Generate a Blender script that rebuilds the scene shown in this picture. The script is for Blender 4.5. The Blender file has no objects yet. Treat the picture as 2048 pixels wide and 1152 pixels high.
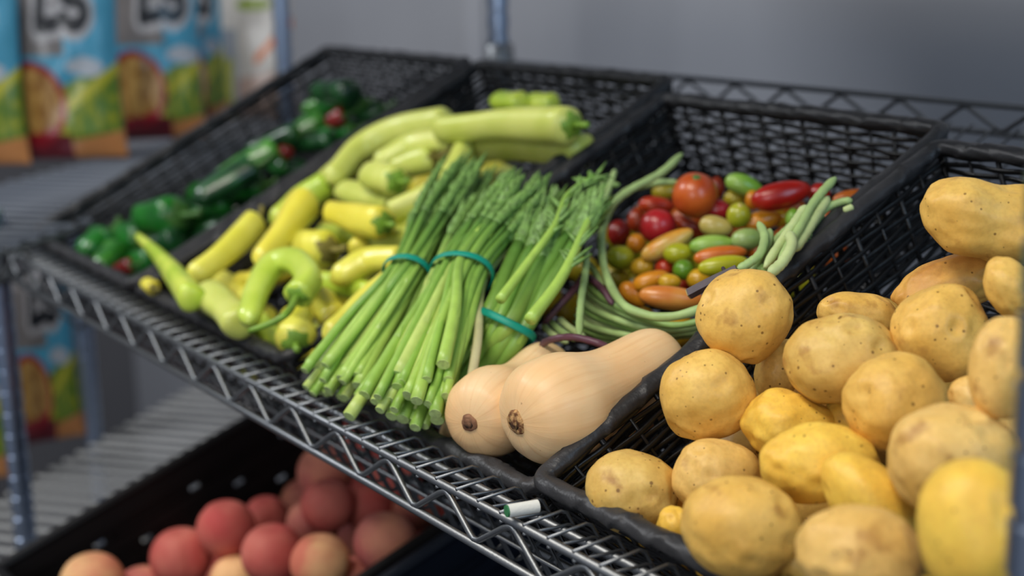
import bpy, math, random
import numpy as np
from mathutils import Vector, Matrix, noise as mnoise

# ------------------------------------------------------------------ camera, world, lights
sc = bpy.context.scene
COL = sc.collection
FPX, YAW, PITCH, ROLL = 2926.35, 0.9724, 0.22821, -0.0216
CAM = np.array([0.18067, -0.43001, 0.31217])
TILT = 0.44934
_f = np.array([-math.sin(YAW)*math.cos(PITCH), math.cos(YAW)*math.cos(PITCH), -math.sin(PITCH)])
_r = np.array([math.cos(YAW), math.sin(YAW), 0.0]); _u = np.cross(_r, _f)
R_ = _r*math.cos(ROLL)+_u*math.sin(ROLL); U_ = -_r*math.sin(ROLL)+_u*math.cos(ROLL); F_ = _f
cd = bpy.data.cameras.new('camera'); cam = bpy.data.objects.new('camera', cd); COL.objects.link(cam)
cam.matrix_world = Matrix(((R_[0], U_[0], -F_[0], CAM[0]), (R_[1], U_[1], -F_[1], CAM[1]), (R_[2], U_[2], -F_[2], CAM[2]), (0, 0, 0, 1)))
cd.sensor_width = 36; cd.lens = FPX/2048*36; cd.clip_start = 0.02
cd.dof.use_dof = True; cd.dof.focus_distance = 0.86; cd.dof.aperture_fstop = 4.2
sc.camera = cam
sc.view_settings.view_transform = 'Standard'; sc.view_settings.look = 'None'
sc.view_settings.gamma = 1; sc.view_settings.use_curve_mapping = False
sc.view_settings.exposure = 0.3
try:
    sc.cycles.use_denoising = True
    sc.cycles.max_bounces = 8
except Exception: pass
wd = bpy.data.worlds.new('world'); sc.world = wd; wd.use_nodes = True
wd.node_tree.nodes['Background'].inputs[0].default_value = (0.78, 0.85, 1.0, 1)
wd.node_tree.nodes['Background'].inputs[1].default_value = 0.2
def area(name, loc, target, sx, sy, power, col):
    l = bpy.data.lights.new(name, 'AREA'); l.shape = 'RECTANGLE'; l.size = sx; l.size_y = sy; l.energy = power; l.color = col
    o = bpy.data.objects.new(name, l); COL.objects.link(o); o.location = loc
    o.rotation_euler = (Vector(target)-Vector(loc)).to_track_quat('-Z', 'Y').to_euler(); return o
area('ceiling_lamp', (-0.3, -0.75, 1.55), (-0.4, 0.1, 0.0), 1.1, 0.35, 19, (1.0, 0.93, 0.82))
area('ceiling_lamp', (-2.2, -1.2, 1.7), (-2.0, 0.4, 0.0), 0.8, 0.4, 26, (0.95, 0.97, 1.0))
area('window_light', (1.3, 0.1, 0.9), (-1.2, 0.5, 0.1), 0.5, 1.0, 8, (0.45, 0.72, 1.0))
area('front_fill', (1.5, -2.6, 0.9), (-1.2, 0.2, 0.0), 1.2, 1.2, 19, (0.93, 0.96, 1.0))  # fill panel added to light everything frontally and put a highlight on the posts

# ------------------------------------------------------------------ coordinates
O = np.array([0, .0316, .008]); V = np.array([0, math.cos(TILT), math.sin(TILT)]); N = np.array([0, -math.sin(TILT), math.cos(TILT)])
XA = np.array([1.0, 0, 0])
def ray(x, y): return F_ + R_*(x-1024)/FPX - U_*(y-576)/FPX
def on(x, y, w):                       # point on the slanted basket plane, w metres above the rims
    d = ray(x, y); s = ((O-CAM)@N+w)/(d@N); return CAM+d*s
def onp(x, y, P0, n):
    d = ray(x, y); return CAM+d*(((np.array(P0)-CAM)@n)/(d@n))
def dep(P): return float((np.asarray(P)-CAM)@F_)
def S(u, v, w): return O+XA*u+V*v+N*w
def PX(px, P): return px*dep(P)/FPX    # metres covered by px pixels at P

# ------------------------------------------------------------------ materials
def lin(c):
    return tuple(((x/255)/12.92 if x/255 <= .04045 else (((x/255)+.055)/1.055)**2.4) for x in c)+(1,)
MATS = {}
def mat(name, rgb, rough=.5, metal=0, spec=.5, var=0, vscale=40, bump=0, bscale=200, sss=0, coat=0, rgb2=None, lo=.35, hi=.65, attr=None):
    if name in MATS: return MATS[name]
    m = bpy.data.materials.new(name); m.use_nodes = True; nt = m.node_tree; b = nt.nodes['Principled BSDF']
    b.inputs['Roughness'].default_value = rough; b.inputs['Metallic'].default_value = metal
    b.inputs['Specular IOR Level'].default_value = spec
    b.inputs['Base Color'].default_value = lin(rgb)
    if coat: b.inputs['Coat Weight'].default_value = coat; b.inputs['Coat Roughness'].default_value = .15
    if sss:
        b.inputs['Subsurface Weight'].default_value = sss; b.inputs['Subsurface Scale'].default_value = .01
        b.inputs['Subsurface Radius'].default_value = (1, .5, .2)
    co = coords(nt)
    if attr:
        a = nt.nodes.new('ShaderNodeAttribute'); a.attribute_name = attr; nt.links.new(a.outputs['Color'], b.inputs['Base Color'])
    elif rgb2 is not None:
        n = nz(nt, co, vscale, 3); r = ramp(nt, n, lo, hi, lin(rgb), lin(rgb2)); nt.links.new(r, b.inputs['Base Color'])
    elif var:
        n = nz(nt, co, vscale, 4)
        c1 = tuple(min(1, x*(1-var)) for x in lin(rgb)[:3])+(1,); c2 = tuple(min(1, x*(1+var)) for x in lin(rgb)[:3])+(1,)
        nt.links.new(ramp(nt, n, .3, .7, c1, c2), b.inputs['Base Color'])
    if bump:
        n = nz(nt, co, bscale, 4); bp = nt.nodes.new('ShaderNodeBump'); bp.inputs['Strength'].default_value = bump; bp.inputs['Distance'].default_value = .001
        nt.links.new(n, bp.inputs['Height']); nt.links.new(bp.outputs[0], b.inputs['Normal'])
    MATS[name] = m; return m
def coords(nt):
    tc = nt.nodes.new('ShaderNodeTexCoord'); oi = nt.nodes.new('ShaderNodeObjectInfo')
    mu = nt.nodes.new('ShaderNodeMath'); mu.operation = 'MULTIPLY'; mu.inputs[1].default_value = 7.3
    nt.links.new(oi.outputs['Random'], mu.inputs[0])
    ad = nt.nodes.new('ShaderNodeVectorMath'); ad.operation = 'ADD'
    nt.links.new(tc.outputs['Object'], ad.inputs[0]); nt.links.new(mu.outputs[0], ad.inputs[1]); return ad.outputs[0]
def nz(nt, co, scale, det=3):
    n = nt.nodes.new('ShaderNodeTexNoise'); n.inputs['Scale'].default_value = scale; n.inputs['Detail'].default_value = det
    nt.links.new(co, n.inputs['Vector']); return n.outputs['Fac']
def ramp(nt, src, lo, hi, c1, c2):
    r = nt.nodes.new('ShaderNodeValToRGB'); r.color_ramp.elements[0].position = lo; r.color_ramp.elements[1].position = hi
    r.color_ramp.elements[0].color = c1; r.color_ramp.elements[1].color = c2; nt.links.new(src, r.inputs[0]); return r.outputs[0]
def mixc(nt, fac, a, b):
    m = nt.nodes.new('ShaderNodeMix'); m.data_type = 'RGBA'; m.clamp_factor = True
    nt.links.new(fac, m.inputs[0])
    for s, i in ((a, 6), (b, 7)):
        if isinstance(s, tuple): m.inputs[i].default_value = s
        else: nt.links.new(s, m.inputs[i])
    return m.outputs[2]
def mth(nt, op, a, b=None):
    m = nt.nodes.new('ShaderNodeMath'); m.operation = op
    for s, i in ((a, 0), (b, 1)):
        if s is None: continue
        if isinstance(s, (int, float)): m.inputs[i].default_value = s
        else: nt.links.new(s, m.inputs[i])
    return m.outputs[0]
def potato_mat(name, a, b, dots=1.0, stain=.62):
    m = bpy.data.materials.new(name); m.use_nodes = True; nt = m.node_tree; bs = nt.nodes['Principled BSDF']
    co = coords(nt)
    base = ramp(nt, nz(nt, co, 38, 4), .32, .68, lin(a), lin(b))
    fine = nz(nt, co, 420, 3)
    base = mixc(nt, mth(nt, 'MULTIPLY', ramp(nt, fine, .42, .75, (0, 0, 0, 1), (1, 1, 1, 1)), .28), base, lin((176, 128, 62)))
    st = ramp(nt, nz(nt, co, 62, 6), stain, stain+.16, (0, 0, 0, 1), (1, 1, 1, 1))
    base = mixc(nt, mth(nt, 'MULTIPLY', st, .75), base, lin((150, 98, 44)))
    vo = nt.nodes.new('ShaderNodeTexVoronoi'); vo.inputs['Scale'].default_value = 225; nt.links.new(co, vo.inputs['Vector'])
    sep = nt.nodes.new('ShaderNodeSeparateColor'); nt.links.new(vo.outputs['Color'], sep.inputs[0])
    rad = mth(nt, 'MULTIPLY', mth(nt, 'POWER', sep.outputs[0], 1.6), .21*dots)
    dt = mth(nt, 'LESS_THAN', vo.outputs['Distance'], rad)
    dt = mth(nt, 'MULTIPLY', dt, mth(nt, 'GREATER_THAN', sep.outputs[1], .08))
    base = mixc(nt, mth(nt, 'MULTIPLY', dt, .8), base, lin((112, 74, 28)))
    nt.links.new(base, bs.inputs['Base Color'])
    bs.inputs['Roughness'].default_value = .47; bs.inputs['Specular IOR Level'].default_value = .38
    bs.inputs['Subsurface Weight'].default_value = .08; bs.inputs['Subsurface Scale'].default_value = .006
    bp = nt.nodes.new('ShaderNodeBump'); bp.inputs['Strength'].default_value = .5; bp.inputs['Distance'].default_value = .0006
    h = mth(nt, 'SUBTRACT', mth(nt, 'MULTIPLY', nz(nt, co, 260, 5), .9), mth(nt, 'MULTIPLY', dt, .5)); nt.links.new(h, bp.inputs['Height']); nt.links.new(bp.outputs[0], bs.inputs['Normal'])
    return m
def squash_mat():
    m = bpy.data.materials.new('butternut_skin'); m.use_nodes = True; nt = m.node_tree; bs = nt.nodes['Principled BSDF']
    co = coords(nt); uv = nt.nodes.new('ShaderNodeUVMap'); uv.uv_map = 'UV'
    mp = nt.nodes.new('ShaderNodeMapping'); mp.inputs['Scale'].default_value = (46, 2.2, 1); nt.links.new(uv.outputs[0], mp.inputs[0])
    streak = nz(nt, mp.outputs[0], 1.0, 4)
    base = ramp(nt, nz(nt, co, 22, 3), .3, .7, lin((238, 204, 156)), lin((234, 188, 132)))
    base = mixc(nt, mth(nt, 'MULTIPLY', ramp(nt, streak, .5, .72, (0, 0, 0, 1), (1, 1, 1, 1)), .38), base, lin((214, 162, 106)))
    base = mixc(nt, mth(nt, 'MULTIPLY', ramp(nt, nz(nt, co, 300, 2), .74, .8, (0, 0, 0, 1), (1, 1, 1, 1)), .5), base, lin((150, 100, 60)))
    nt.links.new(base, bs.inputs['Base Color']); bs.inputs['Roughness'].default_value = .42; bs.inputs['Specular IOR Level'].default_value = .4
    bs.inputs['Subsurface Weight'].default_value = .15; bs.inputs['Subsurface Scale'].default_value = .008
    bp = nt.nodes.new('ShaderNodeBump'); bp.inputs['Strength'].default_value = .25; bp.inputs['Distance'].default_value = .0008
    nt.links.new(mth(nt, 'ADD', streak, mth(nt, 'MULTIPLY', nz(nt, co, 120, 3), .5)), bp.inputs['Height']); nt.links.new(bp.outputs[0], bs.inputs['Normal'])
    return m
M_chrome = mat('zinc_wire', (134, 137, 140), .46, 1.0, bump=.15, bscale=500)
M_post = mat('chrome_post', (168, 182, 204), .28, 1.0)
M_groove = mat('post_groove', (40, 42, 48), .5, .6)
M_rim = mat('black_rim_wrap', (46, 46, 48), .42, 0, .35, var=.2, vscale=60, bump=.5, bscale=260)
M_weave = mat('black_weave', (20, 20, 21), .36, 0, .45, bump=.2, bscale=300)
M_crate = mat('black_crate', (17, 15, 16), .5, 0, .3)
M_blue = mat('dark_blue_crate', (16, 24, 38), .45)
M_scar = mat('brown_scar', (196, 152, 98), .85, rgb2=(104, 62, 30), vscale=260, lo=.4, hi=.58, bump=1, bscale=400)
M_scar2 = mat('brown_scar_dark', (150, 108, 78), .8, rgb2=(104, 66, 42), vscale=160, bump=.8, bscale=300)
M_wall = mat('grey_wall', (152, 154, 160), .45, 0, .4, var=.14, vscale=.9)
M_wall2 = mat('grey_side_wall', (96, 96, 100), .6, 0, .3, var=.05, vscale=1.5)
M_floor = mat('grey_floor', (88, 88, 92), .5, var=.12, vscale=3)
M_green_stem = mat('green_pepper_stem', (120, 158, 50), .5, var=.25, vscale=120)
M_brown_stem = mat('dry_pepper_stem', (128, 118, 52), .7, var=.3, vscale=200)
M_jstem = mat('dark_pepper_stem', (66, 108, 44), .5, var=.3, vscale=120)
M_band = mat('teal_rubber', (0, 140, 118), .5, 0, .4)
M_white = mat('white_paper', (222, 222, 214), .7, bump=.3, bscale=400)
M_tgreen = mat('green_tag_end', (46, 116, 70), .6)

# ------------------------------------------------------------------ mesh building
class MB:
    def __init__(s): s.v = []; s.f = []; s.uv = []; s.n = 0
    def add(s, vs, fs, uvs=None):
        vs = np.asarray(vs, float); s.v.append(vs)
        for k, f in enumerate(fs): s.f.append([i+s.n for i in f])
        s.uv.append(np.asarray(uvs, float) if uvs is not None else np.zeros((len(vs), 2))); s.n += len(vs)
    def tube(s, path, rad, sides=8, cap=True, ell=None, lobes=None, mod=None, up=(0, 0, 1), closed=False):
        P = np.asarray(path, float); n = len(P)
        rad = np.full(n, float(rad)) if np.isscalar(rad) else np.asarray(rad, float)
        if closed: T = np.roll(P, -1, 0)-np.roll(P, 1, 0)
        else: T = np.gradient(P, axis=0)
        T /= (np.linalg.norm(T, axis=1, keepdims=True)+1e-12)
        nrm = np.array(up, float)
        if abs(nrm@T[0]) > .95: nrm = np.array([1., 0, 0])
        th = np.linspace(0, 2*math.pi, sides, endpoint=False)
        V_ = []; UVs = []
        for i in range(n):
            if closed or ell is not None: nn = np.array(up, float)
            else: nn = nrm
            a = nn-T[i]*(nn@T[i]); a /= (np.linalg.norm(a)+1e-12); nrm = a; b = np.cross(T[i], a)
            ea, eb = (1, 1) if ell is None else ell
            k = rad[i]*(1+(lobes[1]*np.cos(lobes[0]*th+lobes[2]) if lobes else 0))
            if mod is not None: k = k*mod(i/(n-1 if n > 1 else 1), th)
            V_.append(P[i]+np.outer(np.cos(th)*k*ea, a)+np.outer(np.sin(th)*k*eb, b))
            UVs.append(np.stack([th/(2*math.pi), np.full(sides, i/max(1, n-1))], 1))
        F = []
        for i in range(n if closed else n-1):
            j = (i+1) % n
            for k in range(sides):
                k2 = (k+1) % sides; F.append((i*sides+k, i*sides+k2, j*sides+k2, j*sides+k))
        vs = np.concatenate(V_); uv = np.concatenate(UVs)
        if cap and not closed:
            F.append(tuple(range(sides-1, -1, -1))); F.append(tuple((n-1)*sides+k for k in range(sides)))
        s.add(vs, F, uv)
    def box(s, c, ax, h):
        c = np.array(c, float); vs = []
        for i in (-1, 1):
            for j in (-1, 1):
                for k in (-1, 1): vs.append(c+ax[0]*h[0]*i+ax[1]*h[1]*j+ax[2]*h[2]*k)
        s.add(vs, [(0, 1, 3, 2), (4, 6, 7, 5), (0, 4, 5, 1), (2, 3, 7, 6), (0, 2, 6, 4), (1, 5, 7, 3)])
    def build(s, name, m, parent=None, loc=None, smooth=True, label=None):
        vs = np.concatenate(s.v)
        if loc is None: loc = vs.mean(0) if parent is None else WL(parent)
        loc = np.asarray(loc, float)
        me = bpy.data.meshes.new(name); me.from_pydata((vs-loc).tolist(), [], s.f)
        uv = np.concatenate(s.uv); l = me.uv_layers.new(name='UV')
        idx = np.zeros(len(me.loops), int); me.loops.foreach_get('vertex_index', idx)
        l.data.foreach_set('uv', uv[idx].astype(np.float32).ravel())
        me.materials.append(m)
        if smooth: me.polygons.foreach_set('use_smooth', [True]*len(me.polygons))
        me.update()
        if smooth == 'auto':
            try: me.set_sharp_from_angle(angle=math.radians(40))
            except Exception: pass
        o = bpy.data.objects.new(name, me); COL.objects.link(o)
        if parent is not None: o.parent = parent; o.location = tuple(loc-WL(parent))
        else: o.location = tuple(loc)
        if label: o['label'] = label
        return o
def WL(o):
    p = np.array(o.location, float)
    while o.parent is not None: o = o.parent; p = p+np.array(o.location, float)
    return p
def tag(o, label, cat, group=None, kind=None):
    if label: o['label'] = label
    if cat: o['category'] = cat
    if group: o['group'] = group
    if kind: o['kind'] = kind
    return o
def thing(name, loc, label, cat, group=None):
    o = bpy.data.objects.new(name, None); COL.objects.link(o); o.location = tuple(loc); o.empty_display_size = .02
    return tag(o, label, cat, group)
def crom(pts, per=8):
    P = np.asarray(pts, float)
    if len(P) == 2: return np.linspace(P[0], P[1], per+1)
    Q = np.vstack([2*P[0]-P[1], P, 2*P[-1]-P[-2]]); out = []
    for i in range(1, len(Q)-2):
        for t in np.linspace(0, 1, per, endpoint=False):
            a, b, c, d = Q[i-1], Q[i], Q[i+1], Q[i+2]
            out.append(.5*((2*b)+(-a+c)*t+(2*a-5*b+4*c-d)*t*t+(-a+3*b-3*c+d)*t**3))
    out.append(P[-1]); return np.array(out)
def ico(sub):
    import bmesh
    bm = bmesh.new(); bmesh.ops.create_icosphere(bm, subdivisions=sub, radius=1)
    v = np.array([x.co[:] for x in bm.verts]); f = [[q.index for q in p.verts] for p in bm.faces]; bm.free(); return v, f
ICO = {k: ico(k) for k in (3, 4, 5)}
def blob(c, a, b, ang, depth_r=None, sub=4, lump=.05, lscale=1.6, seed=0, sup=2.0, eyes=0, pinch=None, taper=0):
    """ellipsoid-like body centred on c; a,b half sizes across the view, ang its lean"""
    v, f = ICO[sub]; v = v.copy(); rs = random.Random(seed)
    off = Vector((rs.uniform(-50, 50), rs.uniform(-50, 50), rs.uniform(-50, 50)))
    k = 1/(np.abs(v)**sup).sum(1)**(1/sup)
    nf = np.array([mnoise.noise(Vector(p)*lscale+off) + .35*mnoise.noise(Vector(p)*lscale*2.7+off) for p in v.tolist()])
    k = k*(1+lump*nf)
    for _ in range(eyes):
        d = np.array([rs.gauss(0, 1), rs.gauss(0, 1), abs(rs.gauss(0, 1))]); d /= np.linalg.norm(d)
        q = np.arccos(np.clip(v@d, -1, 1)); k -= .045*np.exp(-(q/.13)**2)-.018*np.exp(-((q-.24)/.1)**2)
    q = v*k[:, None]
    if taper: q[:, 1:] *= (1+taper*q[:, :1])
    if pinch: q[:, 1:] *= (1-pinch[0]*np.exp(-((q[:, :1]-pinch[1])/pinch[2])**2))
    dr = depth_r or (a+b)/2*.98
    ca, sa = math.cos(ang), math.sin(ang)
    e1 = R_*ca+U_*sa; e2 = -R_*sa+U_*ca
    P = np.asarray(c)+np.outer(q[:, 0]*a, e1)+np.outer(q[:, 1]*b, e2)+np.outer(q[:, 2]*dr, -F_)
    return P, f

# depth relaxer: items = list of (list of (x,y,rpx)), w); shifts w until bodies no longer interpenetrate
def relax(items, pf, ws, it=120, wmin=-.07, wmax=.09, soft=.93, keep=.02):
    ws = np.array(ws, float); w0 = ws.copy()
    sp = [np.array(i, float) for i in items]
    for _ in range(it):
        C3 = []
        for k, s_ in enumerate(sp):
            P = np.array([pf(x, y, ws[k]) for x, y, _r in s_]); rr = np.array([r*dep(p)/FPX for (x, y, r), p in zip(s_, P)]); C3.append((P, rr))
        dw = np.zeros(len(ws))
        for i in range(len(sp)):
            for j in range(i+1, len(sp)):
                D = np.linalg.norm(C3[i][0][:, None]-C3[j][0][None], axis=2); G = soft*(C3[i][1][:, None]+C3[j][1][None])-D
                g = G.max()
                if g > 0:
                    s_ = 1 if ws[i] >= ws[j] else -1; dw[i] += s_*g*.25; dw[j] -= s_*g*.25
        ws += np.clip(dw, -.004, .004)+(w0-ws)*keep; ws = np.clip(ws, wmin, wmax)
    return ws

# ------------------------------------------------------------------ the setting
def slab(name, c, h, m):
    b = MB(); b.box(c, (np.array([1., 0, 0]), np.array([0, 1., 0]), np.array([0, 0, 1.])), h); o = b.build(name, m, smooth=False); o['kind'] = 'structure'; return o
slab('wall_back', (-1.0, 1.05, .3), (3.0, .03, 1.5), M_wall)
slab('wall_left', (-4.0, -.5, .3), (.03, 1.6, 1.5), M_wall2)
slab('floor', (-1.0, -.5, -1.2), (3.2, 1.7, .02), M_floor)
b = MB(); b.box((-2.04, 1.016, .3), (XA, np.array([0, 1., 0]), np.array([0, 0, 1.])), (.03, .004, 1.48)); o = b.build('shadow_band_1', M_wall, smooth=False); o['kind'] = 'structure'  # thin strip standing in for the faint shadow band on the wall

# ------------------------------------------------------------------ shelving
def post(x, y, z0, z1, parent, name='post'):
    zs = []; rs = []
    z = z0
    while z < z1:
        zs += [z, z+.0185, z+.0195, z+.0245, z+.0254]; rs += [.0127, .0127, .0112, .0112, .0127]; z += .0254
    b = MB(); b.tube([(x, y, q) for q in zs], rs, 24, up=(1, 0, 0)); o = b.build(name, M_post, parent, smooth='auto')
    return o
def collar(x, y, z, parent):
    b = MB(); b.tube([(x, y, z-.028), (x, y, z-.02), (x, y, z+.022), (x, y, z+.025)], [.0165, .0195, .0175, .014], 20, up=(1, 0, 0))
    return b.build('collar', M_chrome, parent)
def truss(mb, A, B, down, period, r=.0027, rz=.0020, h=.027, phase=0):
    A = np.array(A, float); B = np.array(B, float); L = np.linalg.norm(B-A); d = (B-A)/L; down = np.array(down, float)
    mb.tube([A, B], r, 10); mb.tube([A+down*h, B+down*h], r, 10)
    n = int(L/period); pts = []; side = np.cross(d, down)*0
    x = phase
    while x < L-period:
        # steep leg down, flatter leg up, rounded knees
        for fx, fy in ((0, .15), (.04, .13), (.09, .19), (.40, .82), (.455, .89), (.53, .86), (.92, .24)):
            pts.append(A+d*(x+fx*period)+down*h*fy)
        x += period
    mb.tube(pts, rz, 8)
def slant_shelf(unit, y0, z0, tilt, xL, xR, ledge, drop, depth, period=.069, xback=None, phase=0.0, boff=.006):
    Vt = np.array([0, math.cos(tilt), math.sin(tilt)]); Nt = np.array([0, -math.sin(tilt), math.cos(tilt)])
    sh = bpy.data.objects.new('slanted_shelf', None); COL.objects.link(sh); sh.parent = unit; sh.location = tuple(np.array([xL, y0, z0])-WL(unit))
    b = MB(); truss(b, (xL, y0, z0), (xR, y0, z0), (0, 0, -1), period, phase=phase); b.build('front_truss', M_chrome, sh)
    K = np.array([0, y0+ledge, z0]); Bt = K-Nt*drop            # foot of the riser
    b = MB()
    x = xL+.012
    while x < xR:
        X = XA*x
        for dz, dl in ((.0045, 0), (-.0045, .002)):
            rr = .0011 if dz > 0 else .0011
            e = .006
            p = [X+np.array([0, y0-.002, z0+dz*.6]), X+K+np.array([0, -e, dz]), X+K+np.array([0, -e*.3, dz*.8-.001]), X+K-Nt*e+np.array([0, -dl*.5, 0]), X+Bt+Nt*e+np.array([0, dl, 0]), X+Bt+Nt*.001+Vt*.002, X+Bt+Vt*e+Nt*dz*.2, X+Bt+Vt*depth]
            b.tube(p, rr, 6)
        x += .0229
    b.build('surface_wires', M_chrome, sh)
    b = MB()
    b.tube([XA*xL+K+np.array([0, -.004, -.008]), XA*xR+K+np.array([0, -.004, -.008])], .0027, 10)
    for q in (0.02, .16, .3, .44): b.tube([XA*xL+Bt+Vt*q-Nt*.005, XA*xR+Bt+Vt*q-Nt*.005], .0028, 8)
    b.tube([XA*xL+Bt+Nt*.03-Vt*.003, XA*xR+Bt+Nt*.03-Vt*.003], .0015, 8)
    b.build('support_rod', M_chrome, sh)
    E = Bt+Vt*(depth+.004); xb = xback if xback is not None else xL
    b = MB(); truss(b, XA*xb+E+Nt*boff, XA*xR+E+Nt*boff, -Nt, period); b.build('back_truss', M_chrome, sh)
    for xx in (xL, xR):
        b = MB(); b.tube([XA*xx+np.array([0, y0, z0]), XA*xx+K, XA*xx+Bt, XA*xx+E], .0028, 8)
        b.tube([XA*xx+np.array([0, y0, z0-.027]), XA*xx+Bt-Nt*.03, XA*xx+E-Nt*.027], .0028, 8); b.build('side_frame', M_chrome, sh)
    return E
XL, XR, XB = -1.475, -.117, -1.31
unit = thing('shelving_unit', (-.8, .25, -1.18), 'chrome wire shelving unit with slanted shelves holding the black vegetable baskets', 'shelving')
E_ = slant_shelf(unit, 0, 0, TILT, XL+.014, XR-.014, .030, .088, .555, xback=-1.30, phase=.0375, boff=.018)
LT = math.radians(19.4)
LV = np.array([0, math.cos(LT), math.sin(LT)]); LN = np.array([0, -math.sin(LT), math.cos(LT)]); LP = np.array([-1.25, -.032, -.265])
z_l = float((LP-LN*.15)[2]) ; E2_ = slant_shelf(unit, -.0, z_l-.0025, LT, XL+.014, XR-.014, .02, -.008, .50)
post(XL, 0, -1.18, .02, unit); post(XR, 0, -1.18, 1.0, unit); post(XB, .575, -1.18, 1.0, unit); post(XR, .575, -1.18, 1.0, unit)
for x, y, z in ((XL, 0, -.014), (XR, 0, -.014), (XB, .575, float(E_[2])+.012), (XL, 0, z_l), (XR, 0, z_l)): collar(x, y, z, unit)

tsh = bpy.data.objects.new('shade_shelf', None); COL.objects.link(tsh); tsh.parent = unit; tsh.location = tuple(np.array([XL, .02, .58])-WL(unit))  # unseen shelf added overhead to dim the back of the baskets
b = MB(); x = XL+.02
while x < XR: b.tube([(x, .0, .58), (x, .56, .58)], .0011, 5); x += .0229
b.build('surface_wires', M_chrome, tsh)
b = MB(); truss(b, (XL, 0, .578), (XR, 0, .578), (0, 0, -1), .069); truss(b, (XL, .56, .578), (XR, .56, .578), (0, 0, -1), .069); b.build('truss', M_chrome, tsh)
b = MB(); b.box(((XL+XR)/2, .29, .584), (XA, np.array([0, 1., 0]), np.array([0, 0, 1.])), ((XR-XL)/2-.02, .27, .0015)); b.build('shade_panel', mat('grey_shade_panel', (120, 120, 122), .6), tsh, smooth=False)  # solid panel added so the unseen shelf blocks the lamp

# neighbouring unit that holds the snack bags
QA = np.array([-1.837, .138, 0]); LD = np.array([-.626, .78, 0]); PD = np.array([.78, .626, 0]); UZ = np.array([0, 0, 1.])
unit2 = thing('shelving_unit', (-1.75, .2, -1.18), 'chrome wire shelving unit with level shelves at left holding snack bags', 'shelving')
for zz in (.018, -.402):
    sh = bpy.data.objects.new('level_shelf', None); COL.objects.link(sh); sh.parent = unit2; sh.location = tuple(QA+UZ*zz-WL(unit2))
    b = MB(); t_ = -.95
    while t_ < .44:
        a = QA+LD*t_+UZ*zz; b.tube([a, a+PD*.28], .0040, 6); t_ += .034
    b.build('surface_wires', mat('pale_epoxy_wire', (176, 176, 174), .5) if zz < 0 else mat('grey_epoxy_wire', (92, 98, 108), .5), sh)
    b = MB()
    for q in (.0, .28): truss(b, QA+LD*-.96+PD*q+UZ*(zz-.003), QA+LD*.45+PD*q+UZ*(zz-.003), (0, 0, -1), .069)
    b.tube([QA+LD*-.96+PD*.14+UZ*(zz-.005), QA+LD*.45+PD*.14+UZ*(zz-.005)], .003, 8)
    b.build('truss', M_chrome, sh)
Apt = CAM+ray(565, 80)*2.1; Dpt = QA+LD*.14-PD*.016; D2 = QA+LD*-.94-PD*.015; D3 = QA+LD*-.94+PD*.295
post(Apt[0], Apt[1], -1.18, 1.1, unit2); post(Dpt[0], Dpt[1], -1.18, .01, unit2); post(D2[0], D2[1], -1.18, 1.1, unit2); post(D3[0], D3[1], -1.18, 1.1, unit2)

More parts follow.
